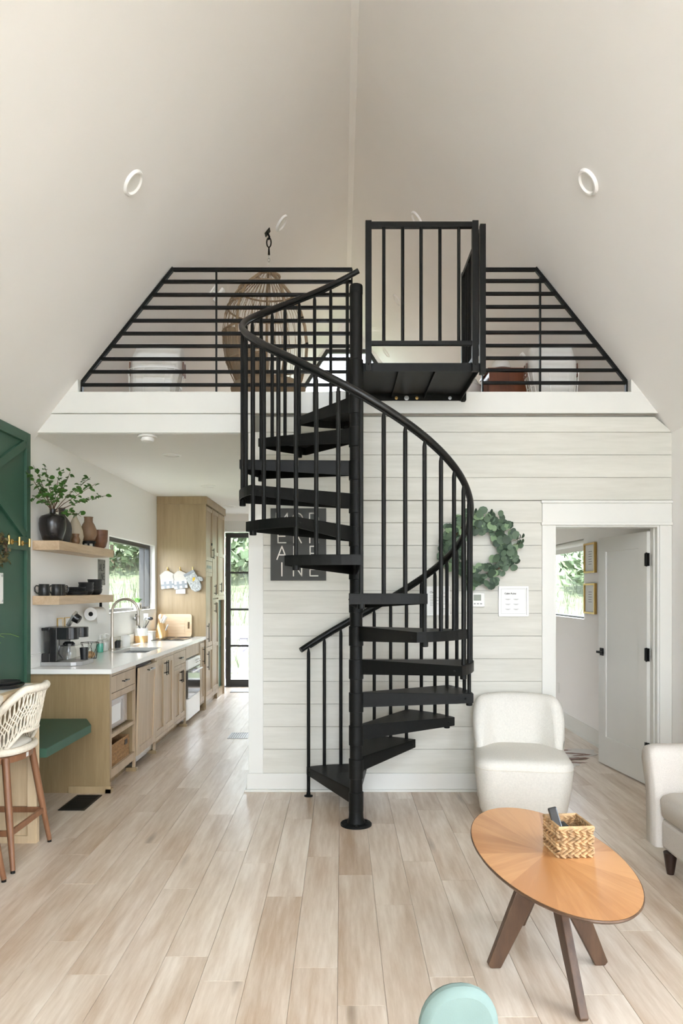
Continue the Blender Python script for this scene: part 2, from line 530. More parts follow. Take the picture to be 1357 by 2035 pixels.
def text_mesh(name, s, size, depth=0.0006, bold=0.0):
    cu = bpy.data.curves.new(name, 'FONT')
    cu.body = s; cu.size = size; cu.extrude = depth; cu.offset = bold
    cu.resolution_u = 2
    ob = bpy.data.objects.new(name, cu)
    COL.objects.link(ob)
    dg = bpy.context.evaluated_depsgraph_get(); dg.update()
    me = bpy.data.meshes.new_from_object(ob.evaluated_get(dg))
    bpy.data.objects.remove(ob)
    bpy.data.curves.remove(cu)
    me.materials.clear()
    return me

# ================================================================== THE SETTING
XL, XR = -2.355, 2.51        # side walls
XC, ZR, SL = 0.0987, 5.80, 1.275   # ridge position, ridge height, roof slope
YF, YM, YB = -2.6, 5.51, 11.40     # glazed front, shiplap wall, back wall
ZLOFT, ZKIT = 3.03, 2.72


def roof(x):
    return ZR - SL * abs(x - XC)


ZSL, ZSR = roof(XL), roof(XR)

# ---- floor: subfloor with single planks laid on it
floor = struct(MB().box((XL - 0.2, YF - 0.2, -0.12), (XR + 0.2, YB + 0.2, -0.009)), 'floor', 'subfloor', label='pale oak plank floor')
PW, PL = 0.180, 1.22


def plank_mesh(l):
    mb = MB()
    w, c, g = PW / 2 - 0.0006, 0.0007, 0.0005
    h = l / 2 - g
    vs = [(-w, -h, -0.009), (w, -h, -0.009), (w, h, -0.009), (-w, h, -0.009),
          (-w, -h, -c), (w, -h, -c), (w, h, -c), (-w, h, -c),
          (-w + c, -h + c, 0), (w - c, -h + c, 0), (w - c, h - c, 0), (-w + c, h - c, 0)]
    fs = [(0, 1, 5, 4), (1, 2, 6, 5), (2, 3, 7, 6), (3, 0, 4, 7), (4, 5, 9, 8), (5, 6, 10, 9), (6, 7, 11, 10), (7, 4, 8, 11), (8, 9, 10, 11)]
    return mb.add(vs, fs)


full_plank = plank_mesh(PL).mesh('plank')
full_plank.materials.append(M['plank'])
rest = MB()
nrow = int(math.ceil((XR - XL) / PW))
for i in range(nrow):
    x = XL + PW * (i + 0.5)
    off = (i * 0.437 + (0.21 if i % 3 == 0 else 0) + rnd.uniform(-0.05, 0.05)) % PL
    y = YF - off
    while y < YB:
        y0, y1 = max(y, YF), min(y + PL, YB)
        y += PL
        if y1 - y0 < 0.02:
            continue
        yc = (y0 + y1) / 2
        seen = (y1 > 2.35 and y0 < 5.55) or (y0 >= 5.3 and -1.95 < x < -0.62) or (y0 >= 5.3 and x > 1.2 and y0 < 9.0)
        if x < -2.0 and y0 > 5.5: seen = False
        if not seen:
            rest.add([Vector(p) + Vector((x, yc, 0)) for p in plank_mesh(y1 - y0).v], plank_mesh(1).f)
        else:
            o = place('plank', full_plank, None, floor, loc=(x, yc, 0))
            o.scale = (1, (y1 - y0) / PL, 1)
rp_ = rest.build('plank_field', 'plank', floor)
rp_['kind'] = 'stuff'

# ---- sloped ceiling
mb = MB()
for sgn, xw in ((-1, XL), (1, XR)):
    t = 0.18
    xo = xw + sgn * 0.2
    xk = XC + sgn * (ZR - 2.80) / SL       # beside the kitchen and bedroom the slope stops above their flat ceiling
    for ya, yb, xe in ((YF - 0.2, YM + 0.03, xo), (YM + 0.03, YB + 0.2, xk)):
        poly = [(XC, ZR), (xe, roof(xe)), (xe, roof(xe) + t * 1.6), (XC, ZR + t * 1.6)]
        mb.add([(p[0], y, p[1]) for y in (ya, yb) for p in poly],
               [(0, 1, 2, 3), (7, 6, 5, 4), (0, 4, 5, 1), (1, 5, 6, 2), (2, 6, 7, 3), (3, 7, 4, 0)])
struct(mb, 'ceiling', 'paint', label='steep warm white A-frame ceiling')
# narrow taped strip along the ridge
mb = MB()
mb.prism([(XC - 0.03, roof(XC - 0.03) + 0.002), (XC + 0.03, roof(XC + 0.03) + 0.002), (XC, ZR + 0.02)], 0, YB - YF,
         Matrix(((1, 0, 0, 0), (0, 0, 1, YF), (0, 1, 0, 0), (0, 0, 0, 1))))
struct(mb, 'trim_1', 'paint', label='narrow flat strip along the ridge of the ceiling')

# ---- side walls
KW = (7.35, 9.14, 1.28, 2.085)      # kitchen window
RW = (-1.1, 2.7, 0.85, 2.15)       # living room window above the sofa end
BW = (7.50, 9.05, 1.225, 2.06)      # bedroom window
wall_left = struct(slab(rect(YF - 0.2, YB + 0.2, -0.12, 2.87), [rect(KW[0], KW[1], KW[2], KW[3])], XL - 0.16, XL, 'x'), 'wall_left', 'kitchen_paint', label='white left wall with the kitchen window')
wall_right = struct(slab(rect(YF - 0.2, YB + 0.2, -0.12, 2.87), [rect(BW[0], BW[1], BW[2], BW[3]), rect(*RW)], XR, XR + 0.16, 'x'), 'wall_right', 'paint', label='white right wall with the bedroom window')
# back gable: kitchen door and trapezoid loft window
DK = (-1.86, -0.86, -0.12, 2.445)
GW = [(-1.35, 3.55), (1.55, 3.55), (0.44, 5.33), (-0.245, 5.33)]
gable = [(XL - 0.16, -0.12), (XR + 0.16, -0.12), (XR + 0.16, roof(XR + 0.16) + 0.05), (XC, ZR + 0.05), (XL - 0.16, roof(XL - 0.16) + 0.05)]
struct(slab(gable, [rect(DK[0], DK[1], -0.06, DK[3]), rect(1.0, 2.2, 0.9, 2.1), GW], YB, YB + 0.18, 'y'), 'wall_back', 'paint', label='back gable wall with glazed door and loft window')
# glazed front gable behind the viewer
FWL = rect(-0.95, 1.15, 0.05, 2.35)
FWU = [(-2.12, 2.66), (2.32, 2.66), (0.30, 5.25), (-0.10, 5.25)]
struct(slab(gable, [FWL, FWU], YF - 0.18, YF, 'y'), 'wall_front', 'paint', label='glazed front gable wall')
# shiplap wall: backing with the bedroom doorway
DO = (1.615, 2.415, 0.0, 2.02)
XS = -0.69
wall_mid = struct(slab([(XS, 0), (DO[0], 0), (DO[0], DO[3]), (DO[1], DO[3]), (DO[1], 0), (XR, 0), (XR, 2.74), (XR - 0.12, 2.86), (XS, 2.86)], [], YM + 0.012, YM + 0.11, 'y'), 'wall_middle', 'backing', label='whitewashed shiplap wall')
BH = 0.1722
zs = [0.135]
z = 0.317
while z < 2.84:
    zs.append(z)
    z += BH
zs = [z for z in zs if z < 2.80] + [2.845]
XB0, XB1 = XS + 0.095, XR


def board(x0, x1, z0, z1, zr=None):
    g = 0.0016
    mb = MB()
    ch = 0.002
    y0, y1 = YM + rnd.uniform(-0.0008, 0.0008), YM + 0.013
    poly = [(x0, z0 + g), (x1, z0 + g), (x1, z1 - g), (x0, z1 - g)] if zr is None else [(x0, z0 + g), (x1, z0 + g), (x1, min(z1 - g, zr)), (x1 - 0.13, z1 - g), (x0, z1 - g)]
    mb.add([(px_, y0, pz) for px_, pz in poly] + [(px_, y1, pz) for px_, pz in poly],
           [tuple(range(len(poly))), tuple(reversed(range(len(poly), 2 * len(poly))))] + [(i, i + len(poly), (i + 1) % len(poly) + len(poly), (i + 1) % len(poly)) for i in range(len(poly))])
    mb.build('shiplap_board', 'shiplap', wall_mid)


for i in range(len(zs) - 1):
    z0, z1 = zs[i], zs[i + 1]
    if z0 < 2.20:
        board(XB0, DO[0] - 0.092, z0, min(z1, 2.206) if z0 < 2.206 < z1 else z1)
        if z1 > 2.206:
            board(DO[0] - 0.092, XB1, 2.206, z1)
    else:
        top = i == len(zs) - 2
        board(XB0, XB1, z0, z1, zr=2.735 if top else None)
# corner board, baseboard, casing
struct(MB().box((XS - 0.004, YM - 0.010, 0.0), (XB0, YM + 0.02, 2.727)).box((XS - 0.016, YM - 0.010, 0.0), (XS - 0.001, YM + 0.11, 2.72)), 'trim_2', 'trim', label='white corner board at the end of the shiplap wall', bevel=0.002)
struct(MB().box((XS - 0.028, YM - 0.022, 0.018), (DO[0] - 0.092, YM - 0.0012, 0.138)).box((XS - 0.045, YM - 0.036, 0.0), (DO[0] - 0.092, YM - 0.0012, 0.018)), 'baseboard_middle', 'trim', label='white baseboard below the shiplap wall', bevel=0.003)
cas = MB().box((DO[0] - 0.092, YM - 0.012, 0), (DO[0], YM + 0.012, DO[3])).box((DO[1], YM - 0.012, 0), (XR - 0.003, YM + 0.012, DO[3]))
cas.box((DO[0] - 0.10, YM - 0.026, DO[3]), (XR - 0.002, YM + 0.012, DO[3] + 0.022))
cas.box((DO[0] - 0.092, YM - 0.014, DO[3] + 0.022), (XR - 0.003, YM + 0.012, DO[3] + 0.168))
cas.box((DO[0] - 0.10, YM - 0.028, DO[3] + 0.168), (XR - 0.002, YM + 0.012, DO[3] + 0.186))
struct(cas, 'trim_3', 'trim', label='white casing and header around the bedroom doorway', bevel=0.002)
struct(MB().box((DO[0], YM - 0.004, 0), (DO[0] + 0.014, YM + 0.125, DO[3])).box((DO[1] - 0.016, YM - 0.004, 0), (DO[1], YM + 0.125, DO[3])).box((DO[0] + 0.014, YM - 0.004, DO[3] - 0.014), (DO[1] - 0.016, YM + 0.125, DO[3]))
       .box((DO[1] - 0.026, YM + 0.04, 0), (DO[1] - 0.016, YM + 0.075, DO[3] - 0.014)), 'trim_4', 'trim', label='white jamb lining the bedroom doorway', bevel=0.0015)
# inner partitions
struct(MB().box((XS, YM + 0.11, 0), (XS + 0.1, YB, ZKIT)), 'wall_kitchen', 'kitchen_paint', label='white partition on the right of the kitchen')
struct(MB().box((0.62, YM + 0.11, 0), (0.72, YB, ZKIT)), 'wall_bedroom', 'bed_paint', label='white partition on the left of the bedroom')
# loft slab and fascia
loft = struct(MB().box((XL - 0.1, YM + 0.03, 2.84), (XR + 0.1, YB, ZLOFT - 0.002)), 'loft_floor', 'plank', label='loft floor')
struct(MB().box((XL, YM + 0.022, ZKIT), (XR, YB, 2.84)), 'ceiling_kitchen', 'kitchen_paint', label='flat white ceiling over kitchen and bedroom')


def trap(z0, z1, y0, y1, xa=None):
    mb = MB()
    hw = lambda z: (ZR - z) / SL
    l0, l1 = XC - hw(z0), XC - hw(z1)
    r0, r1 = XC + hw(z0), XC + hw(z1)
    if xa is not None: r0 = r1 = xa
    return mb.add([(l0, y0, z0), (r0, y0, z0), (r1, y0, z1), (l1, y0, z1), (l0, y1, z0), (r0, y1, z0), (r1, y1, z1), (l1, y1, z1)],
                  [(0, 1, 2, 3), (7, 6, 5, 4), (0, 4, 5, 1), (1, 5, 6, 2), (2, 6, 7, 3), (3, 7, 4, 0)])


struct(trap(2.868, ZLOFT, YM - 0.022, YM + 0.10), 'trim_5', 'trim', label='white fascia board along the loft edge', bevel=0.002)
struct(trap(ZKIT + 0.003, 2.866, YM - 0.004, YM + 0.10, xa=XS), 'trim_6', 'trim', label='white beam face above the kitchen opening', bevel=0.002)
for k, s in enumerate((-1, 1)):
    xi = XC + s * 2.095
    xo = XC + s * (ZR - ZLOFT) / SL
    struct(MB().prism([(xi, ZLOFT), (xo, ZLOFT), (xi, roof(xi) - 0.002)], 0, 0.10, Matrix(((1, 0, 0, 0), (0, 0, 1, YM - 0.022), (0, 1, 0, 0), (0, 0, 0, 1)))),
           'trim_%d' % (7 + k), 'trim', label='small white wedge closing the %s end of the loft edge' % ('left', 'right')[k])
# bedroom and kitchen baseboards
struct(MB().box((XR - 0.016, YM + 0.11, 0), (XR - 0.001, YB, 0.15)).box((XR - 0.03, YM + 0.11, 0), (XR - 0.001, YB, 0.022)), 'baseboard_bedroom', 'trim', label='white baseboard along the bedroom wall')
struct(MB().box((DK[1] + 0.09, YB - 0.016, 0), (XS - 0.001, YB - 0.001, 0.14)), 'baseboard_back', 'trim', label='white baseboard beside the glazed back door')

# ---- windows
def bars(lo, hi, axis, w, t0, t1, extra=()):
    """rectangular frame in (u, z)"""
    mb = MB()
    (u0, z0), (u1, z1) = lo, hi
    rs = [(u0, u1, z0, z0 + w), (u0, u1, z1 - w, z1), (u0, u0 + w, z0 + w, z1 - w), (u1 - w, u1, z0 + w, z1 - w)] + list(extra)
    for a, b, c, d in rs:
        if axis == 'x':
            mb.box((t0, a, c), (t1, b, d))
        else:
            mb.box((a, t0, c), (b, t1, d))
    return mb


w1 = thing('window_1', 'black framed kitchen window in the left wall', None, (XL - 0.09, (KW[0] + KW[1]) / 2, KW[2]), kind='structure')
bars((KW[0], KW[2]), (KW[1], KW[3]), 'x', 0.045, XL - 0.12, XL - 0.06, [(8.86, 8.885, KW[2], KW[3])]).build('window_frame', 'frame_black', w1, w=True)
MB().box((XL - 0.092, KW[0] + 0.03, KW[2] + 0.03), (XL - 0.086, KW[1] - 0.03, KW[3] - 0.03)).build('pane', 'pane', w1, w=True)
MB().box((XL - 0.06, KW[0], KW[2] - 0.001), (XL + 0.012, KW[1], KW[2] + 0.012)).build('window_sill', 'trim', w1, w=True)
w2 = thing('window_2', 'bedroom window with rolled white shade in the right wall', None, (XR + 0.09, (BW[0] + BW[1]) / 2, BW[2]), kind='structure')
bars((BW[0], BW[2]), (BW[1], BW[3]), 'x', 0.022, XR + 0.07, XR + 0.12).build('window_frame', 'white_plastic', w2, w=True)
MB().box((XR + 0.09, BW[0] + 0.02, BW[2] + 0.02), (XR + 0.096, BW[1] - 0.02, BW[3] - 0.02)).build('pane', 'pane', w2, w=True)
MB().box((XR + 0.05, BW[0], BW[2]), (XR + 0.075, BW[1], BW[2] + 0.018)).build('bottom_rail', 'frame_black', w2, w=True)
mb = MB().tube([(XR + 0.035, BW[0] + 0.03, BW[3] - 0.035), (XR + 0.035, BW[1] - 0.01, BW[3] - 0.035)], 0.032, 14)
mb.box((XR + 0.028, BW[0] + 0.03, BW[3] - 0.12), (XR + 0.031, BW[1] - 0.01, BW[3] - 0.035))
sh = mb.build('roller_shade', 'white_plastic', w2, w=True, smooth=True)
MB().box((XR + 0.004, BW[0] + 0.012, BW[3] - 0.075), (XR + 0.066, BW[0] + 0.03, BW[3] - 0.002)).build('shade_bracket', 'white_plastic', w2, w=True)
# gable window
w3 = thing('window_3', 'black framed trapezoid window in the loft gable', None, (XC, YB + 0.09, 3.55), kind='structure')
inner = [(-1.27, 3.60), (1.47, 3.60), (0.405, 5.275), (-0.21, 5.275)]
slab(GW, [inner], YB + 0.05, YB + 0.12, 'y').build('window_frame', 'frame_black', w3, w=True)
slab(inner, [], YB + 0.08, YB + 0.086, 'y').build('pane', 'pane', w3, w=True)
MB().box((-0.9, YB + 0.05, 4.16), (1.1, YB + 0.12, 4.19)).build('muntin', 'frame_black', w3, w=True)
w6 = thing('window_6', 'wide living room window in the right wall', None, (XR + 0.09, 0.8, RW[2]), kind='structure')
bars((RW[0], RW[2]), (RW[1], RW[3]), 'x', 0.05, XR + 0.06, XR + 0.12, [(0.76, 0.84, RW[2], RW[3])]).build('window_frame', 'frame_black', w6, w=True)
MB().box((XR + 0.088, RW[0] + 0.03, RW[2] + 0.03), (XR + 0.094, RW[1] - 0.03, RW[3] - 0.03)).build('pane', 'pane', w6, w=True)
w5 = thing('added_window', 'added unseen bedroom window in the back wall', None, (1.6, YB + 0.09, 0.9), kind='structure')  # out of view, added to brighten the bedroom
bars((1.0, 0.9), (2.2, 2.1), 'y', 0.045, YB + 0.06, YB + 0.12).build('window_frame', 'frame_black', w5, w=True)
MB().box((1.03, YB + 0.088, 0.93), (2.17, YB + 0.094, 2.07)).build('pane', 'pane', w5, w=True)
# front glazing
w4 = thing('window_4', 'large glazed front of the room', None, (XC, YF - 0.09, 0.08), kind='structure')
fr = bars((-0.95, 0.05), (1.15, 2.35), 'y', 0.06, YF - 0.13, YF - 0.06, [(0.06, 0.14, 0.05, 2.35)])
fr.build('window_frame', 'frame_black', w4, w=True)
slab(FWU, [[(-2.03, 2.71), (2.23, 2.71), (0.28, 5.20), (-0.08, 5.20)]], YF - 0.13, YF - 0.06, 'y').build('window_frame', 'frame_black', w4, w=True)
MB().box((-0.9, YF - 0.10, 0.1), (1.1, YF - 0.094, 2.3)).build('pane', 'pane', w4, w=True)
slab([(-2.03, 2.71), (2.23, 2.71), (0.28, 5.20), (-0.08, 5.20)], [], YF - 0.10, YF - 0.094, 'y').build('pane', 'pane', w4, w=True)

# ---- glazed back door
d2 = thing('door_2', 'black framed glass door at the end of the kitchen', None, (-1.36, YB + 0.05, 0.0), kind='structure')
dx0, dx1, dz0, dz1 = -1.825, -0.895, 0.012, 2.425
bars((dx0, dz0), (dx1, dz1), 'y', 0.075, YB + 0.03, YB + 0.08).build('door_frame', 'frame_black', d2, w=True, bevel=0.002)
MB().box((dx0 + 0.07, YB + 0.034, dz0 + 0.07), (dx1 - 0.07, YB + 0.076, dz0 + 0.10)).build('bottom_rail', 'frame_black', d2, w=True)
zz = [0.112]
for z in (0.645, 1.22, 1.80):
    MB().box((dx0 + 0.075, YB + 0.035, z - 0.016), (dx1 - 0.075, YB + 0.075, z + 0.016)).build('muntin', 'frame_black', d2, w=True)
    zz.append(z)
zz.append(2.35)
for a, b in zip(zz[:-1], zz[1:]):
    MB().box((dx0 + 0.075, YB + 0.053, a + 0.01), (dx1 - 0.075, YB + 0.058, b - 0.01)).build('pane', 'pane', d2, w=True)
for z in (0.30, 1.95):
    MB().box((dx0 + 0.004, YB + 0.006, z), (dx0 + 0.03, YB + 0.03, z + 0.12)).build('hinge', 'frame_black', d2, w=True)
MB().box((dx1 - 0.055, YB + 0.0, 0.98), (dx1 - 0.025, YB + 0.03, 1.16)).tube([(dx1 - 0.04, YB - 0.0, 1.06), (dx1 - 0.04, YB - 0.04, 1.06), (dx1 - 0.16, YB - 0.04, 1.06)], 0.009).build('handle', 'frame_black', d2, w=True)
struct(MB().box((DK[0] - 0.09, YB - 0.018, 0), (DK[0] + 0.004, YB - 0.001, 2.46)).box((DK[1] - 0.004, YB - 0.018, 0), (DK[1] + 0.09, YB - 0.001, 2.46)).box((DK[0] - 0.09, YB - 0.02, 2.46), (DK[1] + 0.09, YB - 0.001, 2.61)), 'trim_9', 'trim', label='white casing around the glazed back door')
struct(MB().box((DK[0], YB - 0.002, -0.02), (DK[1], YB + 0.18, 0.012)), 'trim_10', 'frame_black', label='dark threshold of the back door')

# ---- bedroom door leaf, standing open into the bedroom
d1 = thing('door_1', 'white one-panel bedroom door standing open', None, (2.392, YM + 0.125, 0.0), math.atan2(0.815, -0.104), kind='structure')
DW, DH, DT = 0.785, 1.985, 0.038
# local: x along the leaf from the hinge, y thickness
mb = MB()
st = 0.115
for (a, b, c, d) in ((0, st, 0.012, DH), (DW - st, DW, 0.012, DH), (st, DW - st, 0.012, 0.24), (st, DW - st, DH - st, DH)):
    mb.box((a, -DT / 2, c), (b, DT / 2, d))
mb.build('door_frame', 'trim', d1)
MB().box((st - 0.01, -DT / 2 + 0.011, 0.23), (DW - st + 0.01, DT / 2 - 0.011, DH - st + 0.01)).build('door_panel', 'trim', d1)
mb = MB()
for sy in (-1, 1):
    yy = sy * (DT / 2 - 0.007)
    for (a, b, c, d) in ((st, st + 0.012, 0.24, DH - st), (DW - st - 0.012, DW - st, 0.24, DH - st), (st, DW - st, 0.24, 0.252), (st, DW - st, DH - st - 0.012, DH - st)):
        mb.box((a, yy - 0.006, c), (b, yy + 0.006, d))
mb.build('panel_molding', 'trim', d1, bevel=0.002)
for z in (0.24, 0.975, 1.715):
    mb = MB().box((-0.032, -0.004, z), (-0.002, 0.002, z + 0.10), Matrix.Translation((0, 0.018, 0)))
    mb.box((-0.004, 0.0, z), (0.030, 0.0235, z + 0.10))
    mb.cyl((-0.006, 0.026, 0), 0.008, z - 0.004, z + 0.104, 10)
    mb.build('hinge', 'black', d1, bevel=0.002)
for s in (1, -1):
    mb = MB().box((DW - 0.095, s * DT / 2, 0.955), (DW - 0.035, s * (DT / 2 + 0.008), 1.02))
    mb.tube([(DW - 0.065, s * DT / 2, 0.987), (DW - 0.065, s * (DT / 2 + 0.045), 0.987)], 0.010, 10)
    mb.box((DW - 0.17, min(s * (DT / 2 + 0.038), s * (DT / 2 + 0.052)), 0.977), (DW - 0.055, max(s * (DT / 2 + 0.038), s * (DT / 2 + 0.052)), 0.997))
    mb.build('handle', 'black', d1, bevel=0.002)

# ---- green board-and-batten panel on the left wall
gp = MB().box((XL - 0.002, 0.6, 0.0), (XL + 0.016, 5.405, ZSL + 0.018)).build('green_panel', 'green', wall_left)
gp['label'] = 'dark green panelled section'
gx0, gx1 = XL + 0.015, XL + 0.037


def batten(y0, z0, y1, z1, wd):
    a, b = Vector((0, y0, z0)), Vector((0, y1, z1))
    d = (b - a).normalized(); n = Vector((0, -d.z, d.y)) * (wd / 2)
    mb = MB()
    pts = [a - n, b - n, b + n, a + n]
    mb.add([(gx0, p.y, p.z) for p in pts] + [(gx1, p.y, p.z) for p in pts], [(0, 1, 2, 3), (7, 6, 5, 4), (0, 4, 5, 1), (1, 5, 6, 2), (2, 6, 7, 3), (3, 7, 4, 0)])
    mb.build('batten', 'green', gp, bevel=0.0015)


ztop = ZSL + 0.018
batten(5.372, 0.0, 5.372, ztop, 0.065)
batten(0.6, ztop - 0.035, 5.339, ztop - 0.035, 0.07)
batten(0.6, 1.868, 5.339, 1.868, 0.10)
for yb in (4.02, 2.65, 1.3):
    batten(yb, 0, yb, 1.818, 0.065)
    batten(yb, 1.918, yb, ztop - 0.07, 0.065)
for ya, yb in ((4.06, 5.33), (2.69, 3.98), (1.34, 2.61)):
    batten(ya, 1.93, yb, ztop - 0.085, 0.06)
    ym_, zm_ = (ya + yb) / 2, (1.93 + ztop - 0.085) / 2
    dy, dz = (yb - ya), (ztop - 0.085 - 1.93)
    t = 0.045
    batten(ya, ztop - 0.085, ym_ - t * dy, zm_ + t * dz, 0.06)
    batten(ym_ + t * dy, zm_ - t * dz, yb, 1.93, 0.06)

# ---- ceiling fittings
def can_on_slope(px, py, r, label):
    u, v = (px - HORX) / FPX, (HORY - py) / FPX
    s = 1 if u > 0 else -1
    t = (ZR + s * SL * XC - EYE) / (v + s * SL * u)
    p = Vector((u * t, t, EYE + v * t))
    nrm = Vector((-s * SL, 0, -1)).normalized()
    q = nrm.to_track_quat('Z', 'Y')
    th = thing('recessed_light', label, 'ceiling light', tuple(p), group='recessed lights in the sloped ceiling')
    th.rotation_euler = q.to_euler()
    MB().lathe([(r * 0.70, 0.0), (r * 0.70, 0.008), (r * 0.78, 0.017), (r * 0.90, 0.017), (r, 0.006), (r, -0.002)], 32).build('trim_ring', 'paint', th, smooth=True)
    MB().lathe([(0.0, 0.001), (r * 0.5, 0.002), (r * 0.74, 0.0045)], 32).build('lens', 'white', th, smooth=True)


can_on_slope(264, 363, 0.085, 'round recessed light alone on the near left slope')
can_on_slope(1169, 361, 0.085, 'round recessed light alone on the near right slope')
can_on_slope(559, 443, 0.085, 'round recessed light beside the hanging chair hook')
can_on_slope(829, 436, 0.085, 'round recessed light just above the landing rail top')
can_on_slope(790, 597, 0.085, 'round recessed light seen between the landing balusters')
can_on_slope(767, 700, 0.085, 'round recessed light seen under the landing bottom rail')


def can_flat(px, py, r, label):
    t = (ZKIT - EYE) * FPX / (HORY - py)
    th = thing('kitchen_downlight', label, 'ceiling light', ((px - HORX) * t / FPX, t, ZKIT), group='downlights in the kitchen ceiling')
    MB().lathe([(r, 0.0), (r, -0.004), (r * 0.8, -0.009), (r * 0.72, -0.004), (r * 0.72, 0)], 28).build('trim_ring', 'white', th, smooth=True)
    MB().lathe([(r * 0.74, -0.003), (r * 0.4, -0.001), (0.0, -0.001)], 28).build('lens', 'can_light', th, smooth=True)


can_flat(341, 904, 0.085, 'flat round kitchen downlight nearest the smoke detector')
can_flat(414, 966, 0.085, 'flat round kitchen downlight above the tall cabinet edge')
can_flat(456, 1006, 0.085, 'flat round kitchen downlight nearest the back door')
t = (ZKIT - EYE) * FPX / (HORY - 866)
sd = thing('smoke_detector', 'white round smoke detector on kitchen ceiling behind the beam', 'smoke detector', ((293 - HORX) * t / FPX, t, ZKIT))
MB().lathe([(0.0, -0.05), (0.03, -0.05), (0.045, -0.044), (0.052, -0.03), (0.052, -0.024), (0.047, -0.022)], 28).build('cover', 'white_plastic', sd, smooth=True)
MB().lathe([(0.046, -0.022), (0.046, -0.016), (0.072, -0.014), (0.074, -0.008), (0.068, 0.0)], 28).build('base', 'white_plastic', sd, smooth=True)

# ---- floor vents
def vent(x0, x1, y0, y1, m, label, n, along):
    v = thing('floor_vent', label, 'floor vent', ((x0 + x1) / 2, (y0 + y1) / 2, 0.0))
    bars_ = MB()
    w = 0.014
    for a, b, c, d in ((x0, x1, y0, y0 + w), (x0, x1, y1 - w, y1), (x0, x0 + w, y0 + w, y1 - w), (x1 - w, x1, y0 + w, y1 - w)):
        bars_.box((a, c, 0.0), (b, d, 0.005))
    bars_.build('frame', m, v, w=True)
    MB().box((x0 + 0.004, y0 + 0.004, 0.0002), (x1 - 0.004, y1 - 0.004, 0.001)).build('duct', 'espresso', v, w=True)
    for i in range(n):
        f0, f1 = (i + 0.25) / n, (i + 0.75) / n
        if along == 'y':
            MB().box((x0 + w, y0 + w + (y1 - y0 - 2 * w) * f0, 0.001), (x1 - w, y0 + w + (y1 - y0 - 2 * w) * f1, 0.0045)).build('louver', m, v, w=True)
        else:
            MB().box((x0 + w + (x1 - x0 - 2 * w) * f0, y0 + w, 0.001), (x0 + w + (x1 - x0 - 2 * w) * f1, y1 - w, 0.0045)).build('louver', m, v, w=True)


vent(-1.965, -1.78, 5.02, 5.39, 'black', 'black metal floor vent in front of the cabinet end panel', 14, 'y')
vent(-1.175, -0.965, 7.44, 7.74, 'vent_grey', 'pewter grey floor vent in the middle of the kitchen floor', 8, 'x')

# ================================================================== SPIRAL STAIR
CX, CY = 0.095, 4.718
RT, RB = 0.755, 0.735
RISE, A1, AS = 0.2155, 114.0, 29.5
stair = thing('spiral_staircase', 'black steel spiral staircase rising from the floor to the loft', 'staircase', (CX, CY, 0))


def pol(r, a, z):
    return (r * math.cos(R(a)), r * math.sin(R(a)), z)


MB().lathe([(0.0, 3.516), (0.030, 3.516), (0.041, 3.510), (0.0435, 3.50), (0.0435, 3.455), (0.0415, 3.454), (0.0415, 0.0)][::-1], 32).build('column', 'black', stair, smooth=True)
bp_ = MB().lathe([(0.102, 0.0), (0.102, 0.010), (0.098, 0.014), (0.058, 0.016), (0.055, 0.030), (0.048, 0.05), (0.046, 0.09)], 36).build('base_plate', 'black', stair, smooth=True)
for a in range(30, 390, 60):
    MB().cyl(pol(0.078, a, 0), 0.008, 0.013, 0.021, 6).build('bolt', 'black', bp_)


def hand_z(a):
    return 1.105 + 0.2125 * (118 - a) / AS


def plate_radial(mb, a, r0, r1, zt, h0, h1, t, side):
    """upright plate along a radius, deeper at the column than at the rim"""
    d = Vector((math.cos(R(a)), math.sin(R(a)), 0)); n = Vector((-d.y, d.x, 0)) * t * side
    p = []
    for off in (Vector((0, 0, 0)), n):
        p += [d * r0 + off + Vector((0, 0, zt)), d * r1 + off + Vector((0, 0, zt)), d * r1 + off + Vector((0, 0, zt - h1)), d * r0 + off + Vector((0, 0, zt - h0))]
    mb.add(p, [(0, 1, 2, 3), (7, 6, 5, 4), (0, 4, 5, 1), (1, 5, 6, 2), (2, 6, 7, 3), (3, 7, 4, 0)])


def tread_mesh():
    """tread with its front edge at +4.5 deg and its back edge at -(AS + 1.5) deg, top at z = 0"""
    mb = MB()
    f, b = 4.0, -(AS + 1.5)
    n = 8
    arc = [pol(RT, f + (b - f) * i / n, 0)[:2] for i in range(n + 1)]
    inn = [pol(0.044, b + (f - b) * i / 3, 0)[:2] for i in range(4)]
    mb.prism(arc + inn, -0.005, 0.0)
    plate_radial(mb, f, 0.044, RT - 0.004, -0.001, 0.096, 0.058, 0.005, -1)
    plate_radial(mb, b, 0.044, RT - 0.004, -0.001, 0.096, 0.058, 0.005, 1)
    for i in range(n):
        a, c = Vector(arc[i] + (0,)), Vector(arc[i + 1] + (0,))
        ia, ic = a * ((RT - 0.005) / RT), c * ((RT - 0.005) / RT)
        mb.add([(a.x, a.y, -0.001), (c.x, c.y, -0.001), (c.x, c.y, -0.058), (a.x, a.y, -0.058), (ia.x, ia.y, -0.001), (ic.x, ic.y, -0.001), (ic.x, ic.y, -0.058), (ia.x, ia.y, -0.058)],
               [(0, 1, 2, 3), (7, 6, 5, 4), (0, 4, 5, 1), (1, 5, 6, 2), (2, 6, 7, 3), (3, 7, 4, 0)])
    return mb.mesh('tread')


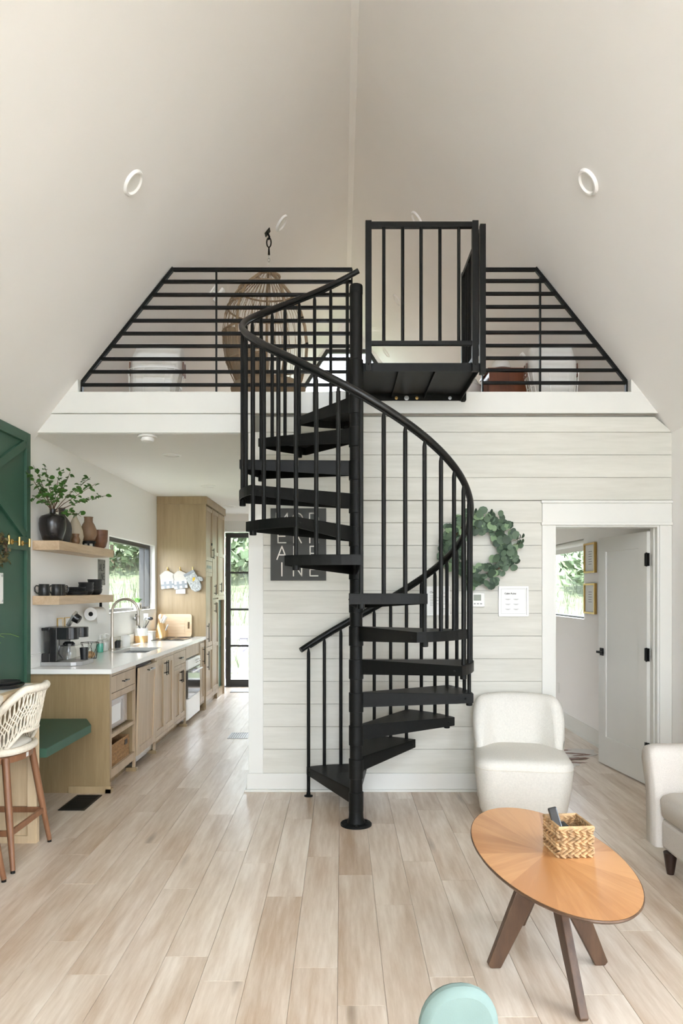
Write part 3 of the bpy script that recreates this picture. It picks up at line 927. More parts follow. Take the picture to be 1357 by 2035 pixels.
tm = tread_mesh(); tm.materials.append(M['black'])
hubm = MB().lathe([(0.043, -0.128), (0.0475, -0.126), (0.0475, -0.002), (0.043, 0.0)], 28).mesh('hub_sleeve', True); hubm.materials.append(M['black'])
capm = MB().lathe([(0.0, -0.03), (0.018, -0.03), (0.021, -0.027), (0.021, 0.012), (0.018, 0.015), (0.0, 0.015)], 12).mesh('baluster_bracket', True); capm.materials.append(M['black'])
boltm = MB().sphere((0, 0, 0), 0.006, 8, 5).mesh('bolt', True); boltm.materials.append(M['black'])
for k in range(1, 14):
    fr_ = A1 - AS * (k - 1)
    t = place('tread', tm, None, stair, loc=(0, 0, k * RISE), rot=(0, 0, R(fr_)))
    place('hub_sleeve', hubm, None, t)
    # bracket under the back corner, where the baluster of the next tread lands
    p = pol(RB, 3.5 - AS, -0.055)
    place('baluster_bracket', capm, None, t, loc=p)
    for a, s in ((4.0, 1), (-(AS + 1.5), -1)):
        q = Vector(pol(RT - 0.05, a, -0.032)) + Vector((-math.sin(R(a)), math.cos(R(a)), 0)) * 0.002 * s
        place('bolt', boltm, None, t, loc=q)

# balusters
for j in range(40):
    a = 117.5 - AS / 3 * j
    zt = hand_z(a) - 0.012
    if j % 3 == 0:
        m_ = j // 3
        zb = 0.0 if m_ == 0 else m_ * RISE - 0.075
    else:
        k = int((A1 - a) // AS) + 1
        zb = k * RISE
    if zb > 14 * RISE - 0.01:
        continue
    x, y, _ = pol(RB, a, 0)
    hr = 0.0125
    mb = MB().tube([(x, y, zb), (x, y, zt - 0.035), (x, y, zt - 0.02), (x, y, zt)], [hr, hr, hr * 0.8, hr * 0.45], 10)
    bo = mb.build('baluster', 'black', stair, smooth=True, angle=60)
    if j == 0:
        MB().lathe([(0.032, 0.0), (0.032, 0.006), (0.016, 0.012), (0.014, 0.03)], 20, (x, y, 0)).build('baluster_foot', 'black', bo, smooth=True)
# flat strap and round vinyl rail on top
pts, pts2 = [], []
n = 130
for i in range(n + 1):
    a = 122.5 + (-272.5 - 122.5) * i / n
    pts.append(pol(RB, a, hand_z(a) + 0.012))
    if 1 < i < n - 1:
        pts2.append(pol(RB, a, hand_z(a) - 0.014))
hr_ = MB().tube(pts, 0.0205, 14).build('handrail', 'handrail', stair, smooth=True, angle=60)
MB().tube(pts2, 0.008, 6).build('rail_strap', 'black', hr_, smooth=True)

# landing platform between column and loft
LX0, LX1, LY0, LY1, LZ = 0.142, 0.900, 4.735, YM - 0.024, 3.012
mb = MB().box((LX0, LY0, LZ - 0.006), (LX1, LY1, LZ))
mb.box((LX0, LY0, LZ - 0.055), (LX1, LY0 + 0.006, LZ - 0.006)).box((LX1 - 0.006, LY0 + 0.006, LZ - 0.055), (LX1, LY1, LZ - 0.006)).box((LX0, LY0 + 0.006, LZ - 0.055), (LX0 + 0.006, LY1, LZ - 0.006))
mb.box((LX0 - 0.05, LY1 - 0.006, LZ - 0.052), (LX1, LY1, LZ - 0.006))
ld = mb.build('landing', 'black', stair, w=True)
for x in (0.38, 0.625):
    MB().box((x - 0.0025, LY0 + 0.006, LZ - 0.036), (x + 0.0025, LY1 - 0.006, LZ - 0.006)).build('stiffener_rib', 'black', ld, w=True)
MB().lathe([(0.0475, -0.20), (0.0475, 0.0), (0.043, 0.004)], 28, (CX, CY, LZ + 0.01)).build('landing_sleeve', 'black', stair, w=True, smooth=True)
MB().box((LX1 + 0.004, LY1 - 0.035, LZ - 0.06), (LX1 + 0.034, LY1, LZ - 0.01)).build('wall_bracket', 'black', ld, w=True)
for x, r, m in ((0.415, 0.012, 'gold'), (0.492, 0.018, 'zinc'), (0.57, 0.012, 'gold'), (0.82, 0.013, 'zinc')):
    MB().lathe([(0.0, 0.008), (r * 0.5, 0.008), (r * 0.55, 0.004), (r, 0.003), (r, 0)], 14, (0, 0, 0), Matrix.Translation((x, LY1 - 0.006, LZ - 0.032)) @ Matrix.Rotation(R(90), 4, 'X')).build('bolt', m, ld, w=True, smooth=True)
# landing guard: front panel and side panel
PT = 3.925
gf = MB().box((0.155, LY0 - 0.042, LZ - 0.062), (0.195, LY0 - 0.002, PT)).box((0.848, LY0 - 0.042, LZ - 0.062), (0.888, LY0 - 0.002, PT))
gf.box((0.195, LY0 - 0.040, PT - 0.042), (0.848, LY0 - 0.004, PT - 0.008)).box((0.195, LY0 - 0.036, 3.118), (0.848, LY0 - 0.008, 3.146))
gfo = gf.build('landing_guard', 'black', stair, w=True, bevel=0.002)
for px in (762.5, 800, 836.5, 874, 911.5):
    x = (px - HORX) * (LY0 - 0.022) / FPX
    MB().rod((x, LY0 - 0.022, 3.14), (x, LY0 - 0.022, PT - 0.03), 0.0112, 10).build('baluster', 'black', gfo, w=True, smooth=True, angle=60)
for x in (0.175, 0.868):
    MB().sphere((x, LY0 - 0.043, LZ - 0.02), 0.005, 8, 5).build('bolt', 'black_gloss', gfo, w=True, smooth=True)
gs = MB().box((LX1 + 0.002, LY0 - 0.02, LZ - 0.075), (LX1 + 0.040, LY0 + 0.02, PT - 0.012)).box((LX1 + 0.002, LY1 - 0.05, LZ - 0.06), (LX1 + 0.036, LY1 - 0.014, PT - 0.012))
gs.box((LX1 + 0.004, LY0 + 0.02, PT - 0.05), (LX1 + 0.034, LY1 - 0.05, PT - 0.018)).box((LX1 + 0.004, LY0 + 0.02, 3.118), (LX1 + 0.034, LY1 - 0.05, 3.146))
gso = gs.build('landing_guard', 'black', stair, w=True, bevel=0.002)
for i in range(5):
    y = LY0 + 0.02 + (LY1 - 0.07 - LY0) * (i + 1) / 6
    MB().rod((LX1 + 0.019, y, 3.14), (LX1 + 0.019, y, PT - 0.03), 0.0112, 10).build('baluster', 'black', gso, w=True, smooth=True, angle=60)

# ================================================================== LOFT RAILINGS
YR = YM + 0.05


def loft_rail(label, pts_out, bars_y, side, xin, uprights, name='loft_railing'):
    """pts_out: outer outline (bottom, knee, top) in photo coordinates; xin: inner end of the bars"""
    b0, b1, b2 = [at(p[0], p[1], YR) for p in pts_out]
    xi = (xin - HORX) * YR / FPX
    rt = thing(name, label, 'railing', ((b0.x + xi) / 2, YR, ZLOFT))
    d = 0.032
    zt = b2.z
    MB().box((min(b2.x, xi), YR - d / 2, zt - 0.024), (max(b2.x, xi), YR + d / 2, zt)).build('top_rail', 'black', rt, w=True, bevel=0.0015)
    # sloping edge bar along the ceiling
    dv = (b2 - b1).normalized(); nn = Vector((dv.z, 0, -dv.x)) * 0.011
    mb = MB()
    q = [b1 - nn, b2 - nn, b2 + nn, b1 + nn]
    mb.add([(p.x, YR - d / 2, p.z) for p in q] + [(p.x, YR + d / 2, p.z) for p in q], [(0, 1, 2, 3), (7, 6, 5, 4), (0, 4, 5, 1), (1, 5, 6, 2), (2, 6, 7, 3), (3, 7, 4, 0)])
    mb.build('sloping_edge', 'black', rt, w=True)
    MB().box((b1.x - 0.006, YR - d / 2, ZLOFT), (b1.x + 0.006, YR + d / 2, b1.z)).build('end_post', 'black', rt, w=True)
    for py in bars_y:
        z = EYE + (HORY - py) * YR / FPX
        f = (z - b1.z) / (b2.z - b1.z)
        xo = b1.x + (b2.x - b1.x) * max(f, 0)
        MB().box((min(xo, xi), YR - d / 2, z - 0.0105), (max(xo, xi), YR + d / 2, z + 0.0105)).build('rail_bar', 'black', rt, w=True, bevel=0.0015)
    for px, ztp in uprights:
        x = (px - HORX) * YR / FPX
        MB().box((x - 0.006, YR - 0.013, ZLOFT), (x + 0.006, YR + 0.013, ztp if ztp else zt - 0.01)).build('upright', 'black', rt, w=True)
    return rt


loft_rail('black horizontal bar railing on the left of the loft before the hanging chair', [(162, 783), (163, 760), (345, 533)], [560, 586, 611.5, 637.5, 663, 688, 713.6, 739, 765], -1, 699.5, [(430, None), (699, None)])
loft_rail('black horizontal bar railing on the right of the loft before the nightstand', [(1245, 783), (1244, 758), (1063, 533)], [558.6, 584, 610, 635.6, 661, 687, 712, 736, 761], 1, 958, [(1073, at(1073, 552, YR).z), (958.5, None)])

# ================================================================== KITCHEN
XF = -1.745           # plane of the cabinet fronts
ZC = 0.936            # worktop


def pull(mb, p0, p1, out, r=0.005):
    """bar pull between two points, standing off along +x"""
    p0, p1 = Vector(p0), Vector(p1)
    o = Vector((out, 0, 0)); d = (p1 - p0)
    mb.tube([p0 + o, p1 + o], r, 8)
    for f in (0.16, 0.84):
        mb.tube([p0 + d * f, p0 + d * f + o], r * 0.9, 6)
    return mb


def shaker(y0, y1, z0, z1, x=XF, rail=0.055, mid=None, t=0.02):
    """framed front facing +x: four boards and a sunk panel"""
    mb = MB()
    mb.box((x - t, y0, z0), (x, y0 + rail, z1)).box((x - t, y1 - rail, z0), (x, y1, z1))
    mb.box((x - t, y0 + rail, z0), (x, y1 - rail, z0 + rail)).box((x - t, y0 + rail, z1 - rail), (x, y1 - rail, z1))
    if mid:
        mb.box((x - t, y0 + rail, mid - rail / 2), (x, y1 - rail, mid + rail / 2))
    mb.box((x - t, y0 + rail - 0.004, z0 + rail - 0.004), (x - 0.011, y1 - rail + 0.004, z1 - rail + 0.004))
    return mb


def door(parent, y0, y1, z0, z1, hy=None, hz=None, horizontal=False, x=XF, mid=None, rail=0.055):
    d = shaker(y0, y1, z0, z1, x, rail, mid).build('cabinet_door', 'oak_glare', parent, w=True, bevel=0.0012)
    if hy is not None:
        if horizontal:
            h = pull(MB(), (x, hy[0], hz), (x, hy[1], hz), 0.028)
        else:
            h = pull(MB(), (x, hy, hz[0]), (x, hy, hz[1]), 0.028)
        h.build('handle', 'black_gloss', d, w=True, smooth=True)
    return d


def drawer(parent, y0, y1, z0, z1, hw=0.13, x=XF):
    d = MB().box((x - 0.02, y0, z0), (x, y1, z1)).build('drawer', 'oak_glare', parent, w=True, bevel=0.0012)
    yc, zc = (y0 + y1) / 2, (z0 + z1) / 2
    pull(MB(), (x, yc - hw / 2, zc), (x, yc + hw / 2, zc), 0.026).build('handle', 'black_gloss', d, w=True, smooth=True)
    return d


XW = XL + 0.004
FR = XF - 0.021       # face frame plane
# --- unit 1: end panel, drawer, open shelves
Y0, Y1 = 5.455, 6.145
c1 = thing('base_cabinet', 'oak base cabinet with drawer and open shelves at the near end of the counter', 'cabinet', (-2.05, 5.8, 0))
b = MB().box((XW, Y0, 0.0), (XF, Y0 + 0.022, 0.898)).box((XW, Y1 - 0.02, 0.10), (FR, Y1, 0.898)).box((XW, Y0 + 0.022, 0.10), (XW + 0.012, Y1 - 0.02, 0.898))
b.box((XW + 0.012, Y0 + 0.022, 0.125), (FR, Y1 - 0.02, 0.145)).box((XW + 0.012, Y0 + 0.022, 0.405), (FR, Y1 - 0.02, 0.43)).box((XW + 0.012, Y0 + 0.022, 0.70), (FR, Y1 - 0.02, 0.715))
b.build('carcass', 'oak', c1, w=True)
f = MB().box((FR, Y0 + 0.022, 0.10), (XF, Y0 + 0.05, 0.898)).box((FR, Y1 - 0.03, 0.0), (XF, Y1, 0.898)).box((FR, Y0 + 0.05, 0.872), (XF, Y1 - 0.03, 0.898)).box((FR, Y0 + 0.05, 0.69), (XF, Y1 - 0.03, 0.738)).box((FR, Y0 + 0.05, 0.402), (XF, Y1 - 0.03, 0.432)).box((FR, Y0 + 0.05, 0.10), (XF, Y1 - 0.03, 0.165))
f.build('face_frame', 'oak_glare', c1, w=True)
d = drawer(c1, Y0 + 0.054, Y1 - 0.034, 0.742, 0.868)
ft = MB().box((XW + 0.3, Y0 - 0.012, 0.0), (XF + 0.012, Y0 - 0.0005, 0.052)).box((XF - 0.03, Y0 - 0.012, 0), (XF + 0.014, Y0 + 0.05, 0.03)).build('foot_trim', 'oak', c1, w=True)
MB().box((XF - 0.07, Y1 - 0.045, 0.0), (XF + 0.014, Y1 + 0.008, 0.03)).build('foot_trim', 'oak', c1, w=True)
MB().box((XW + 0.012, Y0 + 0.022, 0.0), (XF - 0.09, Y1 - 0.0, 0.098)).build('toe_kick', 'oak', c1, w=True)
# --- dishwasher behind an oak panel, ajar
Y0, Y1 = 6.155, 6.765
dw = thing('dishwasher', 'dishwasher with oak panel front standing slightly ajar', 'dishwasher', (-2.05, 6.46, 0))
MB().box((XW, Y0 + 0.012, 0.05), (XF - 0.03, Y1 - 0.012, 0.895)).build('body', 'espresso', dw, w=True)
rot = Matrix.Translation((XF - 0.012, 0, 0.115)) @ Matrix.Rotation(R(1.8), 4, 'Y') @ Matrix.Translation((-(XF - 0.012), 0, -0.115))
pm = MB()
tmp = shaker(Y0 + 0.012, Y1 - 0.01, 0.115, 0.862, XF + 0.006, 0.065)
pm.add([rot @ Vector(p) for p in tmp.v], tmp.f)
pd = pm.build('door_panel', 'oak_glare', dw, w=True, bevel=0.0012)
hh = pull(MB(), (XF + 0.006, Y0 + 0.22, 0.825), (XF + 0.006, Y1 - 0.20, 0.825), 0.028)
hm = MB(); hm.add([rot @ Vector(p) for p in hh.v], hh.f); hm.build('handle', 'black_gloss', pd, w=True, smooth=True)
MB().box((XF - 0.03, Y0 + 0.02, 0.05), (XF - 0.022, Y1 - 0.02, 0.86)).build('inner_door', 'steel', dw, w=True)
# --- sink base
Y0, Y1 = 6.775, 7.545
c3 = thing('base_cabinet', 'oak sink base cabinet with a pair of doors under the sink', 'cabinet', (-2.05, 7.16, 0))
MB().box((XW, Y0, 0.10), (XW + 0.012, Y1, 0.70)).box((XW + 0.012, Y0, 0.10), (FR, Y0 + 0.018, 0.898)).box((XW + 0.012, Y1 - 0.018, 0.10), (FR, Y1, 0.898)).box((XW + 0.012, Y0 + 0.018, 0.10), (FR, Y1 - 0.018, 0.12)).build('carcass', 'oak', c3, w=True)
MB().box((FR, Y0, 0.0), (XF, Y0 + 0.028, 0.898)).box((FR, Y1 - 0.022, 0.10), (XF, Y1, 0.898)).box((FR, Y0 + 0.028, 0.862), (XF, Y1 - 0.022, 0.898)).box((FR, Y0 + 0.028, 0.10), (XF, Y1 - 0.022, 0.135)).build('face_frame', 'oak_glare', c3, w=True)
ym = (Y0 + Y1) / 2 + 0.003
door(c3, Y0 + 0.031, ym - 0.0015, 0.138, 0.859, ym - 0.035, (0.69, 0.83))
door(c3, ym + 0.0015, Y1 - 0.025, 0.138, 0.859, ym + 0.035, (0.69, 0.83))
MB().box((XF - 0.07, Y0 - 0.008, 0.0), (XF + 0.014, Y0 + 0.04, 0.03)).build('foot_trim', 'oak', c3, w=True)
MB().box((XW + 0.012, Y0, 0.0), (XF - 0.09, Y1, 0.098)).build('toe_kick', 'oak', c3, w=True)
# --- drawer over two doors
Y0, Y1 = 7.55, 8.13
c4 = thing('base_cabinet', 'oak base cabinet with one drawer over narrow doors beside the oven', 'cabinet', (-2.05, 7.84, 0))
MB().box((XW, Y0, 0.10), (FR, Y1, 0.898)).build('carcass', 'oak', c4, w=True)
MB().box((FR, Y0, 0.10), (XF, Y0 + 0.022, 0.898)).box((FR, Y1 - 0.022, 0.0), (XF, Y1, 0.898)).box((FR, Y0 + 0.022, 0.865), (XF, Y1 - 0.022, 0.898)).box((FR, Y0 + 0.022, 0.685), (XF, Y1 - 0.022, 0.72)).box((FR, Y0 + 0.022, 0.10), (XF, Y1 - 0.022, 0.135)).build('face_frame', 'oak_glare', c4, w=True)
drawer(c4, Y0 + 0.025, Y1 - 0.025, 0.723, 0.862, 0.12)
ym = (Y0 + Y1) / 2
door(c4, Y0 + 0.025, ym - 0.0015, 0.138, 0.682, ym - 0.03, (0.53, 0.66), rail=0.05)
door(c4, ym + 0.0015, Y1 - 0.025, 0.138, 0.682, ym + 0.03, (0.53, 0.66), rail=0.05)
MB().box((XF - 0.07, Y1 - 0.04, 0.0), (XF + 0.012, Y1 + 0.006, 0.03)).build('foot_trim', 'oak', c4, w=True)
MB().box((XW + 0.012, Y0, 0.0), (XF - 0.09, Y1 - 0.03, 0.098)).build('toe_kick', 'oak', c4, w=True)
# --- oven
Y0, Y1 = 8.14, 8.86
ov = thing('oven', 'white built-in oven with mirrored glass door under the cooktop', 'oven', (-2.05, 8.5, 0))
MB().box((XW, Y0, 0.05), (XF - 0.004, Y1, 0.735)).build('body', 'white', ov, w=True)
MB().box((XF - 0.02, Y0, 0.752), (XF, Y1, 0.898)).build('filler_panel', 'oak_glare', ov, w=True)
cp = MB().box((XF - 0.004, Y0 + 0.012, 0.625), (XF + 0.02, Y1 - 0.012, 0.735)).build('control_panel', 'white', ov, w=True, bevel=0.004)
for y in (Y0 + 0.44, Y0 + 0.54, Y0 + 0.62):
    MB().lathe([(0.017, 0), (0.015, 0.018), (0.0, 0.02)], 14, (0, 0, 0), Matrix.Translation((XF + 0.02, y, 0.685)) @ Matrix.Rotation(R(90), 4, 'Y')).build('knob', 'steel', cp, w=True, smooth=True)
od = MB().box((XF - 0.004, Y0 + 0.012, 0.30), (XF + 0.018, Y1 - 0.012, 0.615)).build('oven_door', 'oven_glass', ov, w=True, bevel=0.004)
pull(MB(), (XF + 0.018, Y0 + 0.08, 0.59), (XF + 0.018, Y1 - 0.08, 0.59), 0.04, 0.009).build('handle', 'white', od, w=True, smooth=True)
MB().box((XF - 0.004, Y0 + 0.012, 0.06), (XF + 0.016, Y1 - 0.012, 0.292)).build('lower_panel', 'white', ov, w=True, bevel=0.004)
# --- slim pull-out
Y0, Y1 = 8.87, 9.222
c6 = thing('pullout_cabinet', 'slim oak pull-out cabinet between oven and tall cabinet', 'cabinet', (-2.05, 9.04, 0))
MB().box((XW, Y0, 0.10), (FR, Y1, 0.898)).build('carcass', 'oak', c6, w=True)
MB().box((FR, Y0, 0.10), (XF, Y0 + 0.04, 0.898)).box((FR, Y1 - 0.022, 0.0), (XF, Y1, 0.898)).box((FR, Y0 + 0.04, 0.87), (XF, Y1 - 0.022, 0.898)).box((FR, Y0 + 0.04, 0.10), (XF, Y1 - 0.022, 0.13)).build('face_frame', 'oak', c6, w=True)
door(c6, Y0 + 0.05, Y1 - 0.025, 0.133, 0.867, (Y0 + Y1) / 2 + 0.02, (0.60, 0.82), x=XF + 0.006)
MB().box((XF - 0.05, Y1 - 0.04, 0.0), (XF + 0.012, Y1 + 0.0, 0.03)).build('foot_trim', 'oak', c6, w=True)
MB().box((XW + 0.012, Y0, 0.0), (XF - 0.09, Y1 - 0.03, 0.098)).build('toe_kick', 'oak', c6, w=True)

# --- worktop with sink cut-out
SX0, SX1, SY0, SY1 = -2.185, -1.85, 6.82, 7.48
wt = thing('worktop', 'long white quartz worktop over the kitchen base cabinets', 'worktop', (-2.04, 7.3, 0.899))
mb = MB()
outer = [(XL + 0.002, 5.415), (-1.72, 5.415), (-1.72, 9.226), (XL + 0.002, 9.226)]
hole = [(SX0, SY0), (SX1, SY0), (SX1, SY1), (SX0, SY1)]
tri = tessellate_polygon([[Vector(p + (0,)) for p in outer], [Vector(p + (0,)) for p in hole]])
fl = outer + hole
mb.add([p + (ZC,) for p in fl] + [p + (0.899,) for p in fl], [tuple(t) for t in tri] + [tuple(i + 8 for i in t) for t in tri] +
       [(i, (i + 1) % 4, (i + 1) % 4 + 8, i + 8) for i in range(4)] + [(4 + i, 4 + (i + 1) % 4, 12 + (i + 1) % 4, 12 + i) for i in range(4)])
mb.build('slab', 'quartz', wt, w=True, bevel=0.002)
MB().box((XL + 0.001, 5.455, ZC), (XL + 0.02, 9.22, ZC + 0.10)).build('backsplash', 'quartz', wt, w=True, bevel=0.002)
sk = thing('sink', 'undermount steel sink set in the white worktop', 'sink', (-2.02, 7.15, 0.70))
mb = MB()
t_ = 0.004
mb.box((SX0 - t_, SY0 - t_, 0.72), (SX1 + t_, SY1 + t_, 0.724)).box((SX0 - t_, SY0 - t_, 0.724), (SX0, SY1 + t_, 0.898)).box((SX1, SY0 - t_, 0.724), (SX1 + t_, SY1 + t_, 0.898)).box((SX0, SY0 - t_, 0.724), (SX1, SY0, 0.898)).box((SX0, SY1, 0.724), (SX1, SY1 + t_, 0.898))
mb.build('basin', 'steel', sk, w=True)
MB().lathe([(0.0, 0.003), (0.03, 0.004), (0.04, 0.001), (0.04, 0)], 20, (-2.02, 7.15, 0.724)).build('drain', 'steel', sk, w=True, smooth=True)
# --- faucet
fa = thing('faucet', 'brushed nickel gooseneck faucet behind the sink', 'faucet', (-2.265, 7.16, ZC))
MB().lathe([(0.032, 0), (0.032, 0.006), (0.024, 0.012), (0.021, 0.10), (0.018, 0.13)], 20).build('base', 'nickel', fa, smooth=True)
arc = [(0, 0, 0.12), (0, 0, 0.30), (0, 0, 0.375)] + [(0.128 - 0.128 * math.cos(R(a)), 0, 0.375 + 0.128 * math.sin(R(a))) for a in range(12, 181, 12)] + [(0.256, 0, 0.34)]
MB().tube(arc, 0.0135, 14).build('neck', 'nickel', fa, smooth=True)
MB().lathe([(0.014, 0.34), (0.017, 0.335), (0.018, 0.25), (0.015, 0.24), (0, 0.24)], 16, (0.256, 0, 0)).build('spray_head', 'nickel', fa, smooth=True)
MB().tube([(0.0, 0.02, 0.07), (0.0, 0.045, 0.075), (0.01, 0.11, 0.10)], 0.007, 8).build('lever', 'nickel', fa, smooth=True)
# --- cooktop
ck = thing('cooktop', 'black glass cooktop lying flush on the worktop', 'cooktop', (-2.03, 8.78, ZC))
MB().box((-0.20, -0.31, 0.0003), (0.185, 0.31, 0.007)).build('glass', 'dark_glass', ck, bevel=0.002)
for x, y, r in ((-0.09, -0.16, 0.09), (0.09, -0.16, 0.07), (-0.09, 0.15, 0.07), (0.09, 0.15, 0.09)):
    MB().lathe([(r, 0.007), (r, 0.0078), (r - 0.004, 0.0078), (r - 0.004, 0.007)], 28, (x, y, 0)).build('burner_ring', 'ink_grey', ck)

# --- tall cabinet
tc_ = thing('tall_cabinet', 'tall oak pantry cabinet reaching the kitchen ceiling', 'cabinet', (-2.04, 9.95, 0))
TY0, TY1 = 9.23, 10.72
XT = -1.728
mb = MB().box((XW, TY0, 0.0), (XT, TY0 + 0.022, 2.62)).box((XW, TY0 + 0.022, 0.10), (XT - 0.022, 10.20, 2.62)).box((XW, 10.20, 1.385), (XT - 0.022, TY1, 2.62)).box((XW, TY1 - 0.02, 0.0), (XT - 0.022, TY1, 1.385)).box((XW, 10.20, 0.0), (XT - 0.022, TY1 - 0.02, 0.12))
mb.build('carcass', 'oak', tc_, w=True)
MB().box((XW, TY0 - 0.012, 2.62), (XT + 0.014, TY1 + 0.012, ZKIT - 0.002)).build('crown', 'oak', tc_, w=True, bevel=0.002)
MB().box((XW + 0.0, 10.215, 0.122), (XT - 0.05, TY1 - 0.021, 1.383)).build('nook_lining', 'green', tc_, w=True)
cols = [(9.255, 9.715), (9.72, 10.19), (10.205, 10.70)]
ffr = MB()
for y in (9.252, 9.7175, 10.197):
    ffr.box((XT - 0.022, y - 0.012, 0.10), (XT - 0.003, y + 0.012, 2.62))
ffr.box((XT - 0.022, TY1 - 0.025, 0.0), (XT - 0.003, TY1, 2.62)).box((XT - 0.022, 9.25, 1.76), (XT - 0.003, 9.715, 1.90)).box((XT - 0.022, 10.2, 1.385), (XT - 0.003, TY1, 1.45)).box((XT - 0.022, 9.25, 0.10), (XT - 0.003, 10.2, 0.16))
ffr.build('face_frame', 'oak_glare', tc_, w=True)
door(tc_, 9.262, 9.708, 1.905, 2.60, 9.66, (1.94, 2.08), x=XT, rail=0.05)
MB().box((XT - 0.003, 9.33, 1.805), (XT - 0.001, 9.64, 1.845)).build('vent_slot', 'espresso', tc_, w=True)
MB().lathe([(0.0, 0.02), (0.016, 0.016), (0.018, 0.004), (0.010, 0)], 12, (0, 0, 0), Matrix.Translation((XT, 9.60, 2.13)) @ Matrix.Rotation(R(90), 4, 'Y')).build('door_latch', 'black_gloss', tc_, w=True, smooth=True)
door(tc_, 9.262, 9.708, 0.795, 1.755, 9.30, (0.86, 1.10), x=XT, rail=0.05)
door(tc_, 9.262, 9.708, 0.165, 0.785, 9.30, (0.50, 0.74), x=XT, rail=0.05)
door(tc_, 9.735, 10.185, 1.42, 2.60, 9.83, (1.46, 1.60), x=XT, mid=2.02, rail=0.05)
door(tc_, 9.735, 10.185, 0.165, 1.40, 9.83, (1.22, 1.36), x=XT, mid=0.78, rail=0.05)
door(tc_, 10.212, 10.695, 1.455, 2.60, 10.29, (1.49, 1.63), x=XT, mid=2.02, rail=0.05)
MB().box((XW, 9.252, 0.0), (XT - 0.06, 10.2, 0.098)).build('toe_kick', 'oak', tc_, w=True)

# --- hooks and kitchen cloths on the side of the tall cabinet
def cab_hook(px, label):
    p = at(px, 1134, TY0 - 0.001)
    h = thing('cabinet_hook', label, 'hook', tuple(p), group='hooks on the tall cabinet side')
    MB().lathe([(0.016, 0), (0.016, -0.008), (0.0, -0.008)], 14, (0, 0, 0), Matrix.Rotation(R(-90), 4, 'X')).build('rosette', 'gold', h, smooth=True)
    MB().tube([(0, 0, 0), (0, -0.028, 0)], 0.006, 8).tube([(0, -0.03, -0.012), (0, -0.03, 0.045)], 0.007, 8).build('peg', 'gold', h, smooth=True)
    return p


ph = [cab_hook(334, 'brass hook holding the leftmost potholder on the tall cabinet'), cab_hook(359, 'brass hook holding the middle potholder on the tall cabinet'), cab_hook(384, 'brass hook holding the oven mitt on the tall cabinet')]


def potholder(p, ang, label):
    t = thing('potholder', label, 'potholder', (p.x, p.y - 0.045, p.z - 0.11))
    Mx = Matrix.Rotation(R(ang), 4, 'Y') @ Matrix.Rotation(R(90), 4, 'X')
    poly = [(-0.085, -0.12), (0.085, -0.12), (0.085, 0.06), (0.02, 0.10), (-0.02, 0.10), (-0.085, 0.06)]
    MB().prism(poly, -0.008, 0.004, Mx).build('quilted_back', 'quilt', t, bevel=0.003)
    poc = [(-0.085, -0.12), (0.085, -0.12), (0.085, 0.0)] + [(0.085 - 0.17 * i / 6, 0.0 - 0.025 * math.sin(math.pi * i / 6)) for i in range(1, 6)] + [(-0.085, 0.0)]
    pk = MB().prism(poc, 0.004, 0.012, Mx).build('pocket', 'pot_cloth', t, bevel=0.002)
    for a, b in ((-0.045, -0.015), (0.02, 0.055)):
        MB().prism([(a, -0.118), (b, -0.118), (b, -0.028), (a, -0.028)], 0.012, 0.0128, Mx).build('check_stripe', 'check', pk)
    MB().prism([(-0.084, -0.085), (0.084, -0.085), (0.084, -0.06), (-0.084, -0.06)], 0.0128, 0.0134, Mx).build('check_stripe', 'check', pk)
    edge = [Mx @ Vector((x, y, 0)) for x, y in poly]
    MB().tube(edge, 0.006, 6, closed=True).build('binding', 'quilt', t, smooth=True)
    MB().tube([Mx @ Vector((-0.012, 0.10, 0)), Mx @ Vector((0, 0.135, 0)), Mx @ Vector((0.012, 0.10, 0))], 0.003, 6).build('loop', 'quilt', t)


potholder(ph[0], -6, 'cream gingham potholder on the left hook beside the window')
potholder(ph[1], -8, 'cream gingham potholder on the middle hook overlapping the mitt')
tgc = MB().box((-0.06, -0.0015, -0.03), (0.06, 0.0015, 0.03)).build('care_card', 'paper', None, loc=(ph[1].x + 0.005, ph[1].y - 0.03, ph[1].z - 0.262))
tag(tgc, 'small white card hanging below the middle potholder', 'card')
mi = thing('oven_mitt', 'printed grey oven mitt with mustard bird on the right hook', 'oven mitt', (ph[2].x + 0.01, ph[2].y - 0.05, ph[2].z - 0.13))
Mx = Matrix.Rotation(R(28), 4, 'Y').inverted() @ Matrix.Rotation(R(90), 4, 'X')
poly = [(-0.07, 0.12), (0.07, 0.12), (0.075, 0.02), (0.105, 0.01), (0.125, -0.03), (0.11, -0.06), (0.085, -0.055), (0.07, -0.035), (0.065, -0.10), (0.04, -0.14), (0.0, -0.15), (-0.045, -0.135), (-0.07, -0.09)]
MB().prism(poly, -0.02, 0.015, Mx).build('mitt_body', 'mitt', mi, bevel=0.008)
MB().prism([(-0.072, 0.09), (0.072, 0.09), (0.072, 0.124), (-0.072, 0.124)], -0.023, 0.018, Mx).build('cuff', 'check', mi, bevel=0.003)
MB().prism([(-0.01, -0.01), (0.03, 0.0), (0.045, 0.03), (0.01, 0.035)], 0.015, 0.0165, Mx).build('bird_print', 'mustard', mi)

# --- floating shelves
SHX = -2.15
for nm, z0, z1, lab in (('floating_shelf', 1.833, 1.906, 'upper floating oak shelf carrying the vases'), ('floating_shelf', 1.415, 1.484, 'lower floating oak shelf carrying black dishes')):
    o = MB().box((XL + 0.001, 5.52, z0), (SHX, 6.84, z1)).build(nm, 'oak_shelf', None, bevel=0.002)
    tag(o, lab, 'shelf')
ZS2, ZS1 = 1.906, 1.484


